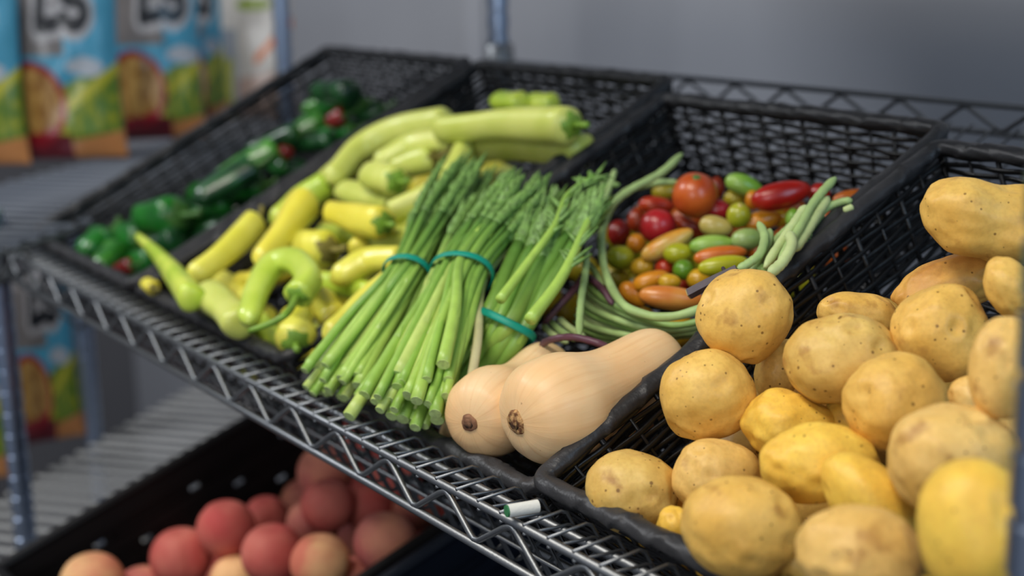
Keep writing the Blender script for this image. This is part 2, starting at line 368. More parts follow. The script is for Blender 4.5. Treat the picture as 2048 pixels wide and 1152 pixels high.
# ------------------------------------------------------------------ baskets
def rounded_loop(u0, u1, v0, v1, rc, n=5):
    P = []
    for cu, cv, a0 in ((u1-rc, v0+rc, -90), (u1-rc, v1-rc, 0), (u0+rc, v1-rc, 90), (u0+rc, v0+rc, 180)):
        for k in range(n+1):
            a = math.radians(a0+90*k/n); P.append((cu+rc*math.cos(a), cv+rc*math.sin(a)))
    return np.array(P)
def basket(u0, u1, v0, v1, H, label, taper=.014, sag=0.0):
    S = lambda u, v, w: globals()['S'](u, v, w-sag*max(0, 1-v/.28)*(1 if w > -H+.01 else 0))
    t = thing('wicker_basket', S((u0+u1)/2, (v0+v1)/2, -H), label, 'basket', 'black woven baskets on the slanted shelf')
    # rim: wrapped band
    lp = rounded_loop(u0, u1, v0, v1, .009); Q = np.vstack([lp, lp[:1]]); seg = np.linalg.norm(np.diff(Q, axis=0), axis=1); cum = np.r_[0, np.cumsum(seg)]; L = cum[-1]
    n = int(L/.0018); s_ = np.linspace(0, L, n, endpoint=False); cu = np.interp(s_, cum, Q[:, 0]); cv = np.interp(s_, cum, Q[:, 1])
    rs = random.Random(int(u0*1000)); ph = rs.random()
    wob = np.array([.0012*mnoise.noise(Vector((x*14, ph*9, 0))) for x in s_]); wob2 = np.array([.0016*mnoise.noise(Vector((x*9, ph*9, 5))) for x in s_])
    path = [S(a, b, w-.001) for a, b, w in zip(cu, cv, wob2)]
    def mod(q, th):
        k = (q*L/.046+th/(2*math.pi)*1.0+ph+.3*math.sin(q*61)) % 1.0
        return 1+.24*(k**4)-.06+.05*np.sin(th*2+q*L*110)*np.sin(q*L*37)+.035*np.sin(th*5-q*L*260)
    mb = MB(); mb.tube(path, .0060, 20, ell=(.88, 1.10), mod=mod, up=tuple(N), closed=True); mb.build('rim', M_rim, t)
    # side panels
    rows = 13; step = (H-.012)/(rows-1)
    def rect(w):
        k = taper*(-w)/H; return u0+k, u1-k, v0+k, v1-k
    panels = {'front': (0, 0), 'right': 1, 'back': 2, 'left': 3}
    for pi, pn in enumerate(('front', 'right', 'back', 'left')):
        mb = MB()
        def edge(w):
            a0, a1, b0, b1 = rect(w)
            return {'front': ((a0, b0), (a1, b0), (0, -1)), 'right': ((a1, b0), (a1, b1), (1, 0)), 'back': ((a1, b1), (a0, b1), (0, 1)), 'left': ((a0, b1), (a0, b0), (-1, 0))}[pn]
        Lp = math.hypot(edge(0)[1][0]-edge(0)[0][0], edge(0)[1][1]-edge(0)[0][1]); ns = max(4, int(round(Lp/.024)))
        for r in range(rows):
            w = -.007-r*step; (a, b_), (c, d), (nx, ny) = edge(w)
            K = ns*4; pts = []
            jit = rs.uniform(-.0007, .0007)
            for k in range(K+1):
                q = k/K; off = .0012*math.cos(math.pi*q*ns+(math.pi if r % 2 else 0))
                ww = w+jit+.0007*mnoise.noise(Vector((q*9, r*3.1, pi*7+u0*9)))
                pts.append(S(a+(c-a)*q+nx*off, b_+(d-b_)*q+ny*off, ww))
            mb.tube(pts, .00225, 6, ell=(1.0, .55), up=tuple(N))
        mb.build('side_panel', M_weave, t)
        mb = MB()
        for k in range(ns+1):
            q = k/ns; (a, b_), (c, d), _ = edge(0); (a2, b2), (c2, d2), _ = edge(-H)
            mb.tube([S(a+(c-a)*q, b_+(d-b_)*q, 0), S(a2+(c2-a2)*q, b2+(d2-b2)*q, -H)], .0012 if k % 2 else .0020, 6)
        mb.build('stakes', M_weave, t)
    a0, a1, b0, b1 = rect(-H); mb = MB()
    nr = int((b1-b0)/.0062)
    for r in range(nr+1):
        v = b0+(b1-b0)*r/nr; K = int((a1-a0)/.006); pts = []
        for k in range(K+1):
            q = k/K; pts.append(S(a0+(a1-a0)*q, v, -H+.002+.0018*math.cos(math.pi*q*K/4+(math.pi if r % 2 else 0))))
        mb.tube(pts, .0020, 5)
    ns = int((a1-a0)/.024)
    for k in range(ns+1): mb.tube([S(a0+(a1-a0)*k/ns, b0, -H+.002), S(a0+(a1-a0)*k/ns, b1, -H+.002)], .002, 5)
    mb.build('base', M_weave, t)
    return t
HB = .082
basket(-1.463, -1.140, .004, .431, HB, 'black woven basket at the far left end holding dark green peppers')
basket(-1.120, -.812, .004, .431, HB, 'black woven basket holding the pale yellow banana peppers')
basket(-.792, -.4900, .004, .405, HB, 'black woven basket holding asparagus, squash, long beans and small tomatoes', sag=.012)
basket(-.4800, -.142, .004, .383, HB, 'black woven basket at the right end filled with yellow potatoes')

# ------------------------------------------------------------------ potatoes
PM = [potato_mat('potato_skin', (232, 190, 100), (220, 172, 80), 1, .6), potato_mat('potato_skin_yellow', (244, 206, 88), (234, 186, 72), .9, .68), potato_mat('potato_skin_spotted', (220, 184, 102), (206, 164, 80), 1.3, .57), potato_mat('potato_skin_pale', (234, 194, 116), (222, 178, 94), .8, .57), potato_mat('potato_skin_dirty', (222, 172, 84), (196, 138, 62), 1.0, .55)]
# x, y, width px, height px, lean deg, w, material, lump, label
POT = [
 (1488, 631, 180, 192, -12, .040, 0, .05, 'yellow potato sitting up on the basket rim, highest at left'),
 (1417, 788, 184, 178, 10, .018, 0, .05, 'round yellow potato resting against the woven side below the perched potato'),
 (1264, 984, 186, 166, -8, -.006, 2, .05, 'small speckled potato alone at the front left corner of the basket'),
 (1433, 955, 182, 150, -10, -.008, 3, .05, 'pale potato right of the small speckled corner potato'),
 (1481, 1056, 238, 208, -10, .022, 0, .04, 'large smooth potato with dark eyes at the front edge'),
 (1352, 1062, 78, 104, 10, -.012, 1, .05, 'small bright yellow potato mostly hidden behind the large front edge potato'),
 (1582, 858, 190, 146, -12, -.006, 1, .07, 'yellow potato in the middle hollow, below the long speckled one'),
 (1682, 718, 228, 176, 12, .022, 2, .05, 'long greenish speckled potato near the centre of the pile'),
 (1792, 806, 206, 196, -20, .020, 0, .06, 'round potato with a brown patch right of the pile centre'),
 (1716, 632, 160, 96, -8, -.002, 0, .04, 'potato peeking over the back of the long greenish speckled one'),
 (1882, 668, 182, 198, -5, .014, 0, .05, 'dotted potato behind and above the brown patched one'),
 (1900, 568, 240, 110, 18, .004, 4, .08, 'dirty brownish potato lying under the big top potato'),
 (1985, 446, 268, 178, -12, .038, 0, .06, 'biggest potato with brown smudges at the top right'),
 (1556, 742, 90, 130, -20, -.008, 0, .04, 'potato in the gap behind the perched one and the long speckled one'),
 (1640, 926, 232, 158, 2, .012, 1, .05, 'bright yellow two-lobed heart-shaped potato in the centre front'),
 (1720, 1112, 258, 196, -10, .036, 3, .04, 'pale potato with grey bruises cut off by the bottom of the photo'),
 (1902, 922, 252, 226, -14, .030, 3, .05, 'large plain tan potato right of centre'),
 (1952, 1060, 222, 290, 8, .060, 1, .03, 'large bright yellow potato beside the right post'),
 (2008, 735, 140, 212, -8, .055, 3, .04, 'tan potato at the right edge of the photo above the plain tan one'),
 (1944, 800, 100, 100, 0, .002, 3, .04, 'small potato wedged between the plain tan one and its neighbours'),
 (2022, 580, 90, 140, 30, .032, 0, .05, 'potato at the right edge just under the biggest one'),
 (1695, 845, 100, 110, 0, -.012, 1, .04, 'shaded potato deep in the gap at the pile centre'),
 (1600, 1120, 120, 120, 0, -.012, 0, .04, 'potato deep between the two pale front ones'),
]
ws = relax([[(p[0], p[1], min(p[2], p[3])/2*.97)] + ([(p[0]+(p[2]-p[3])*.4*math.cos(math.radians(p[4])), p[1]-(p[2]-p[3])*.4*math.sin(math.radians(p[4])), p[3]/2*.85), (p[0]-(p[2]-p[3])*.4*math.cos(math.radians(p[4])), p[1]+(p[2]-p[3])*.4*math.sin(math.radians(p[4])), p[3]/2*.85)] if p[2]-p[3] > 15 else [])+([(1735, 1005, 66), (1700, 970, 60)] if p[0] == 1640 else []) for p in POT], on, [p[5] for p in POT], wmin=-.045, soft=.9)
for i, (p, w) in enumerate(zip(POT, ws)):
    P = on(p[0], p[1], w); a = PX(p[2]/2, P); h = PX(p[3]/2, P)
    vs, fs = blob(P, a, h, math.radians(p[4]), sub=5, lump=p[7]*2.2, lscale=1.15, seed=i+11, sup=2.12, eyes=5, depth_r=min(a, h)*1.02, pinch=(.16, -.1, .35) if i == 12 else None)
    b = MB(); b.add(vs, fs)
    if p[0] == 1640:
        P2 = on(1738, 1004, w-.004); vs, fs = blob(P2, PX(118, P2), PX(76, P2), math.radians(-48), sub=5, lump=.07, lscale=1.1, seed=77, sup=2.1, eyes=3, taper=.16); b.add(vs, fs)
    o = b.build('potato', PM[p[6]]); tag(o, p[8], 'potato', 'potatoes in the right basket')
rp = random.Random(5)
k = 0
for u in np.arange(-.435, -.16, .062):
    for v in np.arange(.045, .29, .062):
        P = S(u+rp.uniform(-.006, .006), v+rp.uniform(-.006, .006), -.052)
        vs, fs = blob(P, .031, .027, rp.uniform(-1, 1), sub=4, lump=.06, seed=100+k); b = MB(); b.add(vs, fs); k += 1
        tag(b.build('potato', PM[k % 4]), 'potato in the bottom layer, nearly covered by the ones above', 'potato', 'bottom layer of potatoes')

# ------------------------------------------------------------------ butternut squash
M_sq = squash_mat()
def squash(P0, P1, rb, rn, label, scar=None, scar_r=.008, seed=0):
    P0 = np.array(P0); P1 = np.array(P1); ax = P1-P0; L = np.linalg.norm(ax); ax /= L
    nr_ = rn/rb; le = lambda q: 1+(nr_-1)*q
    prof = [(0, .22), (.004, .32), (.02, .55), (.06, .78), (.13, .94), (.22, 1.0), (.30, .99), (.37, le(.30)), (.44, le(.62)), (.52, le(.88)), (.60, nr_), (.70, nr_*.99), (.80, nr_*.98), (.88, nr_*.93), (.94, nr_*.8), (.975, nr_*.58), (.993, nr_*.32), (1.0, nr_*.1)]
    zs = [a_[0] for a_ in prof]; rs_ = [a_[1] for a_ in prof]
    zz = np.concatenate([np.linspace(0, .06, 10, endpoint=False), np.linspace(.06, .95, 50, endpoint=False), np.linspace(.95, 1, 8)]); C_ = crom([(a, b_, 0) for a, b_ in zip(zs, rs_)], 8); rr = np.interp(zz, C_[:, 0], C_[:, 1])*rb
    path = [P0+ax*L*z - N*.004*math.sin(z*math.pi) for z in zz]
    b = MB()
    def mod(qq, th): return 1+.012*np.cos(th*10+seed)*(1-min(1, qq*1.3))+.02*np.cos(th+seed+qq*3)
    b.tube(path, rr, 56, mod=mod, up=tuple(N))
    t = b.build('butternut_squash', M_sq, loc=(P0+P1)/2); tag(t, label, 'squash', 'butternut squashes at the basket front')
    if scar is not None:
        b = MB(); n2 = 14; pts = []; rad = []
        c0 = P0-ax*.0006
        v = []
        for i in range(n2):
            q_ = i/(n2-1); rad.append(scar_r*math.sin(q_*math.pi/2)+1e-4); pts.append(c0+ax*(-.0018*(1-q_**3)+.0012*(1-q_)**2+.0016*q_**4))
        b.tube(pts, rad, 26, mod=lambda qq, th: 1+.06*np.sin(3*th+seed)+.04*np.sin(7*th+qq*6), up=tuple(N)); b.build('blossom_scar', scar, t, label='rough brown blossom scar')
    return t
def sq_ends(x0, y0, w0, x1, y1, w1): return on(x0, y0, w0), on(x1, y1, w1)
a, b_ = sq_ends(1032, 845, .022, 1346, 704, -.016)
squash(a, b_, .0335, .0250, 'front butternut squash with a large rough brown scar, lying along the basket side', M_scar, .0078, 1)
a, b_ = sq_ends(939, 846, .015, 1108, 720, -.020)
squash(a, b_, .0285, .0210, 'smaller butternut squash with a round smooth scar, next to the asparagus', M_scar2, .0056, 2)
a, b_ = S(-.516, .036, -.046), S(-.54, .15, -.062)
squash(a, b_, .0215, .015, 'butternut squash underneath the two upper squashes, only its end showing at the rim', M_scar2, .005, 3)
a, b_ = on(908, 884, -.028), on(1020, 790, -.060)
squash(a, b_, .0185, .015, 'orange squash end showing below the smaller squash by the rim', M_scar2, .004, 4)

# ------------------------------------------------------------------ asparagus
M_asp = [mat('asparagus_stalk', (158, 196, 84), .38, var=.18, vscale=90, sss=.1), mat('asparagus_stalk_mid', (140, 182, 76), .4, var=.22, vscale=90, sss=.1), mat('asparagus_stalk_light', (184, 208, 104), .4, var=.16, vscale=90, sss=.1), mat('asparagus_stalk_white', (196, 194, 128), .45, var=.2, vscale=90, sss=.1)]
for q_, (c_lo, c_hi) in zip(M_asp, (((170, 204, 92), (104, 148, 62)), ((150, 190, 80), (92, 136, 56)), ((192, 212, 112), (120, 160, 70)), ((206, 196, 150), (120, 150, 70)))):
    nt_ = q_.node_tree; uv_ = nt_.nodes.new('ShaderNodeUVMap'); uv_.uv_map = 'UV'; sx_ = nt_.nodes.new('ShaderNodeSeparateXYZ'); nt_.links.new(uv_.outputs[0], sx_.inputs[0])
    g_ = ramp(nt_, sx_.outputs[1], .3, .98, lin(c_lo), lin(c_hi)); n_ = ramp(nt_, nz(nt_, coords(nt_), 110, 3), .3, .7, (.84, .84, .84, 1), (1, 1, 1, 1))
    mx_ = nt_.nodes.new('ShaderNodeMix'); mx_.data_type = 'RGBA'; mx_.blend_type = 'MULTIPLY'; mx_.inputs[0].default_value = 1; nt_.links.new(g_, mx_.inputs[6]); nt_.links.new(n_, mx_.inputs[7])
    nt_.links.new(mx_.outputs[2], nt_.nodes['Principled BSDF'].inputs['Base Color'])
M_tip = mat('asparagus_tip', (108, 144, 70), .55, var=.35, vscale=260)
M_cut = mat('cut_end', (186, 208, 130), .6, var=.2, vscale=300)
def asparagus(label, B, Mid, T, rB, rM, rT, n, rad, seed, leafy=False):
    B, Mid, T = map(np.array, (B, Mid, T)); rs = random.Random(seed)
    t = thing('asparagus_bunch', B, label, 'asparagus', 'bunches of asparagus bound with teal bands')
    ax = (T-B)/np.linalg.norm(T-B); side = np.cross(ax, N); side /= np.linalg.norm(side); up = np.cross(side, ax)
    pts = []
    g = math.pi*(3-math.sqrt(5))
    for i in range(n):
        q = math.sqrt((i+.5)/n); pts.append((q*math.cos(i*g), q*math.sin(i*g)))
    for i, (a, c) in enumerate(pts):
        r0 = rad*rs.uniform(.72, 1.18); jb = rs.uniform(-.017, .014); jt = rs.uniform(-.035, .012)
        a2 = a+rs.uniform(-.3, .3); c2 = c+rs.uniform(-.2, .2)
        p0 = B+ax*jb+side*(a+rs.choice((-.12, .1, .18, -.2, .42, -.3)))*rB[0]+up*(c+rs.uniform(-.15, .15))*rB[1]; p1 = Mid+side*a*rM[0]+up*c*rM[1]; p2 = T+ax*jt+side*a2*rT[0]+up*c2*rT[1]
        path = crom([p0, (p0+p1)/2+side*rs.uniform(-.004, .004)+up*rs.uniform(-.002, .002), p1, (p1+p2)/2+side*rs.uniform(-.004, .004)+up*rs.uniform(-.002, .003), p2], 6)
        L = len(path); cutk = int(L*(.70 if not leafy else .82)); k = np.linspace(0, 1, L)
        rr = r0*(1.02-.50*k)
        b = MB(); b.tube(path[:cutk+1], rr[:cutk+1], 10, mod=lambda qq, th: 1+.04*np.sin(th*5+i), up=tuple(N))
        m = M_asp[3] if i in (n-7,) and seed == 2 else M_asp[rs.choice((0, 0, 1, 1, 2))]
        # scale leaves along the stalk
        for q in (.22, .42, .6):
            j = int(q*L); d = path[min(j+1, L-1)]-path[j]; d /= np.linalg.norm(d); th = rs.uniform(0, 6.28); e = side*math.cos(th)+up*math.sin(th); s2 = np.cross(d, e)
            c0 = path[j]+e*rr[j]*.93; b.add([c0-s2*rr[j]*.5, c0+s2*rr[j]*.5, c0+d*rr[j]*2.6+e*.0008, c0+d*rr[j]*.8+e*.0011], [(0, 1, 3), (0, 3, 2), (1, 2, 3)])
        sp = b.build('spear', m, t, loc=p0)
        d0 = p0-path[1]; d0 /= np.linalg.norm(d0); b = MB(); b.tube([p0-d0*.0002, p0+d0*.0004], r0*.93, 10, up=tuple(N)); b.build('cut_end', M_cut, sp, smooth=False)
        b = MB(); tp = path[cutk:]; tp = crom(tp, 5); kk = np.linspace(0, 1, len(tp)); r1 = rr[cutk]
        rad_t = r1*(1+.30*np.sin(np.clip(kk*1.15, 0, 1)*math.pi))*np.where(kk > .6, 1-((kk-.6)/.4)**1.6*.88, 1)*(1+.16*((kk*14) % 1))
        b.tube(tp, rad_t, 9, up=tuple(N))
        for s_i in range(46):
            q = rs.uniform(.02, .93); j = int(q*(len(tp)-2)); d = tp[j+1]-tp[j]; d /= np.linalg.norm(d); th = s_i*2.4; e = side*math.cos(th)+up*math.sin(th); s2 = np.cross(d, e); R0 = rad_t[j]
            c0 = tp[j]+e*R0*.85; ln = R0*rs.uniform(1.8, 3.2)*(1 if not leafy else 1.5); b.add([c0-s2*R0*.6, c0+s2*R0*.6, c0+d*ln+e*R0*rs.uniform(.3, .9)*(1 if not leafy else 1.3), c0+d*ln*.35+e*R0*.5], [(0, 1, 3), (0, 3, 2), (1, 2, 3)])
        b.build('tip', M_tip, sp)
    # rubber band
    lo = MB(); K = 64; ringp = []
    for k in range(K):
        a = 2*math.pi*k/K; ringp.append(Mid+side*math.cos(a)*(rM[0]+rad*.95)+up*math.sin(a)*(rM[1]+rad*.95)+ax*.0015*math.sin(a*2+seed))
    lo.tube(ringp, .0014, 8, ell=(2.0, .55), up=tuple(ax), closed=True); lo.build('rubber_band', M_band, t)
    return t
asparagus('leftmost bunch of green asparagus, next to the yellow peppers', on(672, 752, .020), on(815, 550, .040), on(935, 325, .040), (.0245, .016), (.0150, .0140), (.026, .013), 32, .0043, 1)
asparagus('middle bunch of asparagus with the largest fan of cut stalk ends and one whitish stalk', on(818, 800, .020), on(922, 548, .040), on(1050, 355, .040), (.036, .016), (.0200, .0155), (.031, .014), 46, .0043, 2)
asparagus('right bunch of thick asparagus with leafy tips, partly behind the squash', on(905, 800, -.030), on(1008, 655, .010), on(1140, 400, .034), (.022, .014), (.0185, .013), (.029, .014), 17, .0072, 3, leafy=True)
# loose leafy shoots
def shoot(pts, r, w, label, seed):
    rs = random.Random(seed); path = crom([on(x, y, w) for x, y in pts], 8); b = MB(); b.tube(path, np.linspace(r, r*.45, len(path)), 8)
    t = b.build('asparagus_stalk', M_asp[0]); tag(t, label, 'asparagus'); b = MB()
    for i in range(26):
        j = int(rs.uniform(.35, .97)*(len(path)-2)); d = path[j+1]-path[j]; d /= np.linalg.norm(d); e = np.cross(d, N)*rs.choice((-1, 1))+N*rs.uniform(-.4, .8); e /= np.linalg.norm(e)
        q = path[j]+(d*1.0+e*.8)*rs.uniform(.008, .020); b.tube([path[j], (path[j]+q)/2+d*.001, q], [.0011, .0016, .0004], 5)
    b.build('frond', M_tip, t)
shoot([(1060, 640), (1120, 560), (1160, 480), (1190, 400), (1180, 345)], .0044, .034, 'single leafy stalk arching up beside the long beans', 1)
shoot([(1000, 600), (1060, 520), (1110, 450), (1135, 390), (1190, 350)], .0036, .040, 'short leafy stalk with a split feathery tip', 2)

# ------------------------------------------------------------------ peppers
def pepper(pts, d0, d1, w, m, sm, label, group, stem=None, seed=0, name='banana_pepper', fat=1.09, lobe=.06):
    """pts from the stem end to the tip"""
    C3 = crom([on(p[0], p[1], w+(p[2] if len(p) > 2 else 0)) for p in pts], 10)
    L = len(C3); P = C3; z = dep(P[L//2])/FPX; r0, r1 = d0/2*z*fat, d1/2*z*fat
    ax0 = P[0]-P[1]; ax0 /= np.linalg.norm(ax0); ax1 = P[-1]-P[-2]; ax1 /= np.linalg.norm(ax1)
    Q = [P[0]+ax0*r0*x for x in (.42, .38, .28, .12)]+list(P)+[P[-1]+ax1*r1*x for x in (.35, .7, .95, 1.12, 1.2)]
    k = np.linspace(0, 1, L); body = r0+(r1-r0)*k; body = body*(1+.05*np.sin(k*5+seed))
    rr = [r0*.25, r0*.55, r0*.8, r0*.94]+list(body)+[r1*.93, r1*.72, r1*.5, r1*.28, r1*.05]
    b = MB(); b.tube(Q, rr, 22, lobes=(3, lobe, seed), mod=lambda q, th: 1+.02*np.sin(th*2+q*14+seed), up=tuple(N))
    t = b.build(name, m); tag(t, label, 'pepper', group)
    if sm is not None:
        b = MB(); c = P[0]+ax0*r0*.33
        rs = random.Random(seed); bend = np.cross(ax0, N)*rs.uniform(-.5, .5)+N*rs.uniform(0, .4)
        ln = r0*1.4
        if stem: sp = crom([c]+[on(x, y, w+.012) for x, y in stem], 6); b.tube(sp, np.linspace(r0*.26, r0*.16, len(sp)), 8)
        else: b.tube([c, c+ax0*ln*.4, c+ax0*ln*.8+bend*ln*.3, c+ax0*ln*1.1+bend*ln*.7], [r0*.22, r0*.18, r0*.16, r0*.2], 8)
        b.tube([c+ax0*r0*.16, c+ax0*r0*.12, c+ax0*r0*.02, c-ax0*r0*.14], [r0*.2, r0*.45, r0*.68, r0*.8], 14, lobes=(5, .12, seed), cap=True)
        b.build('stem', sm, t)
    return t
MY = [mat('pepper_yellow', (234, 228, 98), .34, 0, .5, rgb2=(222, 216, 74), vscale=30, sss=.15, coat=.15), mat('pepper_lime', (214, 228, 92), .34, 0, .5, rgb2=(172, 202, 58), vscale=30, sss=.15, coat=.15), mat('pepper_pale', (212, 218, 116), .38, 0, .5, rgb2=(196, 206, 92), vscale=30, sss=.15, coat=.1), mat('pepper_gold', (238, 226, 86), .34, 0, .5, rgb2=(228, 214, 66), vscale=30, sss=.15, coat=.15), mat('pepper_green', (202, 220, 94), .32, 0, .5, rgb2=(182, 206, 70), vscale=30, sss=.15, coat=.2)]
G1 = 'banana peppers in the second basket'
YP = [  # pts (stem end first), d0, d1, w, mat, stemmat, label
 ([(384, 596), (352, 552), (312, 505), (278, 474)], 50, 16, .030, 1, None, 'thin pointed lime pepper poking out over the front left rim'),
 ([(508, 446), (455, 500), (398, 545)], 50, 46, .018, 0, 1, 'straight yellow pepper slanting down beside the left rim'),
 ([(606, 408), (568, 460), (526, 512)], 66, 40, .028, 3, None, 'fat glossy golden pepper right of the straight one'),
 ([(478, 646), (448, 615), (418, 592)], 62, 60, .020, 2, None, 'blunt pale pepper at the front, left of the curled one'),
 ([(598, 588), (618, 556), (592, 524), (548, 530), (516, 580), (500, 632)], 56, 42, .036, 4, 0, 'curled light green pepper bent into a hook at the front'),
 ([(650, 500), (600, 498), (570, 505)], 72, 56, .006, 0, 1, 'pepper with a ragged dry cap behind the curled one'),
 ([(762, 446), (712, 436), (668, 424)], 62, 44, .022, 3, 0, 'short golden pepper with a dark green cap in the middle'),
 ([(716, 498), (718, 485)], 38, 30, .000, 3, None, 'small round golden pepper tip in the middle hollow'),
 ([(592, 680), (592, 640)], 72, 62, .006, 0, 0, 'yellow pepper standing stem down at the front rim'),
 ([(516, 648), (556, 688)], 52, 48, -.012, 1, None, 'lime pepper low at the front under the hook-shaped one'),
 ([(668, 636), (640, 604)], 58, 56, -.004, 3, None, 'short golden pepper low beside the asparagus ends'),
 ([(795, 518), (740, 522), (690, 548)], 48, 50, .006, 0, None, 'yellow pepper running under the leftmost asparagus'),
 ([(640, 568), (690, 570), (735, 582)], 50, 40, -.002, 1, None, 'lime pepper between the hooked one and the asparagus'),
 ([(790, 560), (728, 608), (668, 660)], 54, 44, .006, 0, None, 'long yellow pepper lying alongside the asparagus stalks'),
 ([(850, 472), (790, 484), (742, 492)], 52, 44, -.006, 2, None, 'pale pepper half under the asparagus stalks'),
 ([(525, 556), (480, 560)], 36, 28, -.012, 3, None, 'little orange tinged tip in the front hollow'),
 ([(790, 402), (740, 396), (692, 384)], 60, 44, .004, 2, None, 'pale short pepper above the capped golden one'),
 ([(788, 362), (745, 352)], 62, 54, .022, 2, 0, 'blunt pale pepper with a dark cap at pile middle'),
 ([(788, 422), (860, 388), (905, 345), (925, 300)], 44, 44, .012, 2, None, 'long pale pepper curving up into the asparagus tips'),
 ([(890, 248), (800, 262), (720, 298), (672, 348)], 60, 44, .012, 2, None, 'arched long green pepper along the far side of the pile'),
 ([(1135, 250), (1010, 248), (890, 258)], 68, 52, .024, 2, 0, 'big pale green pepper with a bright green cap at the back'),
 ([(1165, 300), (1030, 292), (900, 300)], 58, 52, .006, 2, None, 'long pale green pepper below the big capped one'),
 ([(1040, 206), (998, 203)], 42, 36, .010, 1, None, 'small lime pepper tip at the back, the left of two'),
 ([(1104, 208), (1062, 206)], 40, 34, .010, 1, None, 'small lime pepper tip at the back, the right of two'),
 ([(905, 282), (830, 290), (768, 318)], 50, 36, .016, 2, None, 'curved pepper with a brown mark inside the arched one'),
 ([(860, 318), (800, 335)], 52, 42, .010, 2, 1, 'short pepper with a dry stem above the long curving one'),
 ([(648, 372), (598, 400), (560, 432)], 50, 40, .006, 1, 0, 'lime pepper with a star of green stem near the divider rim'),
 ([(960, 402), (870, 430), (790, 455)], 52, 40, -.004, 2, None, 'pale pepper far under the asparagus bunches'),
 ([(306, 576), (294, 568)], 28, 24, .010, 3, 1, 'tiny yellow tip with a dry stem at the front left rim'),
 ([(650, 470), (700, 475)], 44, 40, -.012, 1, 0, 'greenish pepper in the hollow beside the ragged cap'),
 ([(440, 560), (500, 600)], 46, 40, -.014, 0, None, 'yellow pepper low behind the blunt pale one'),
 ([(700, 330), (640, 372)], 48, 40, -.006, 2, None, 'pale pepper tucked against the divider rim'),
]
items = []
for p in YP:
    C2 = crom([(q[0], q[1], 0) for q in p[0]], 4); n = len(C2); items.append([(c[0], c[1], (p[1]+(p[2]-p[1])*i/(n-1))/2) for i, c in enumerate(C2)])
ws = relax(items, on, [p[3] for p in YP], it=70, wmin=-.05, wmax=.05, soft=.86, keep=.03)
for i, (p, w) in enumerate(zip(YP, ws)):
    st = [(575, 625), (545, 645), (498, 662)] if i == 4 else None
    pepper(p[0], p[1], p[2], w, MY[p[4]], None if p[5] is None else (M_green_stem, M_brown_stem)[p[5]], p[6], G1, stem=st, seed=i)
rp = random.Random(9); k = 0
for u in np.arange(-1.085, -.83, .05):
    for v in np.arange(.045, .38, .085):
        b = MB(); ang = rp.uniform(-1, 1.6); c = S(u+rp.uniform(-.01, .01), v, rp.uniform(-.062, -.05)); d = XA*math.cos(ang)+V*math.sin(ang); L = .04
        path = crom([c-d*L+N*.002, c, c+d*L], 6); b.tube(path, .0145*np.sqrt(np.clip(1-(np.linspace(-1, 1, len(path)))**4, .02, 1)), 14, lobes=(3, .06, k), up=tuple(N)); k += 1
        tag(b.build('banana_pepper', MY[(0, 2, 3)[k % 3]]), 'banana pepper in the bottom layer, covered by the ones above', 'pepper', 'bottom layer of banana peppers')

MG = [mat('pepper_dark_green', (34, 116, 34), .28, 0, .5, rgb2=(22, 92, 30), vscale=40, coat=.2), mat('pepper_deep_green', (30, 86, 38), .3, 0, .5, rgb2=(10, 46, 20), vscale=40, coat=.2), mat('pepper_mid_green', (76, 146, 46), .3, 0, .5, rgb2=(30, 98, 24), vscale=40, coat=.4), mat('pepper_red', (136, 34, 26), .3, 0, .4, rgb2=(96, 24, 20), vscale=40, coat=.4)]
G2 = 'dark green peppers in the far basket'
GP = [
 ([(205, 478), (178, 500)], 62, 50, .000, 0, 'bright glossy green pepper nearest the front left corner'),
 ([(232, 500), (205, 530)], 50, 40, -.004, 2, 'green pepper with a light streak right of the corner one'),
 ([(278, 478), (236, 470)], 56, 44, -.006, 0, 'green pepper behind the two front corner ones'),
 ([(300, 520), (244, 528)], 44, 34, -.014, 0, 'green pepper low behind the yellow-tipped pointed one'),
 ([(350, 432), (292, 434)], 76, 56, .008, 0, 'large round green pepper at the top of the front heap'),
 ([(352, 480), (318, 490)], 54, 44, -.004, 1, 'dark pepper right of the pointed lime pepper'),
 ([(400, 440), (350, 460)], 46, 36, -.010, 2, 'small mid green pepper by the divider, in front heap'),
 ([(450, 408), (402, 424)], 50, 40, -.006, 0, 'shiny green pepper next to the divider, middle heap'),
 ([(500, 340), (410, 392)], 60, 44, .012, 1, 'long dark pepper on top of the middle heap'),
 ([(545, 300), (450, 350)], 46, 34, .006, 2, 'long mid green pepper above the dark long one'),
 ([(520, 372), (440, 385)], 44, 36, -.006, 0, 'green pepper below the dark long one'),
 ([(574, 306), (566, 300)], 24, 18, .004, 3, 'brownish red pepper end in the back half'),
 ([(590, 268), (510, 300)], 44, 34, .000, 1, 'dark pepper left of the brownish red end'),
 ([(660, 282), (590, 290)], 40, 32, -.006, 1, 'dark pepper lying right of the brownish red end'),
 ([(700, 262), (640, 276)], 40, 30, -.010, 0, 'slim pepper near the divider in the back half'),
 ([(640, 240), (600, 262)], 42, 34, .000, 2, 'mid green pepper left of the red one'),
 ([(684, 234), (668, 240)], 34, 30, .004, 3, 'small bright red pepper in the back'),
 ([(700, 188), (640, 182)], 50, 40, .016, 1, 'dark green pepper heaped above the red one'),
 ([(718, 208), (650, 212)], 40, 34, .010, 0, 'green pepper directly on the red one'),
 ([(640, 208), (618, 216)], 30, 26, .004, 2, 'small light green pepper left of the red one'),
 ([(760, 220), (730, 232)], 36, 30, -.004, 1, 'dark pepper end against the back right corner'),
 ([(460, 452), (400, 470)], 40, 30, -.02, 1, 'dark pepper low against the divider'),
 ([(262, 532), (238, 538)], 30, 24, .012, 3, 'dull red-brown pepper low at the front'),
]
items = []
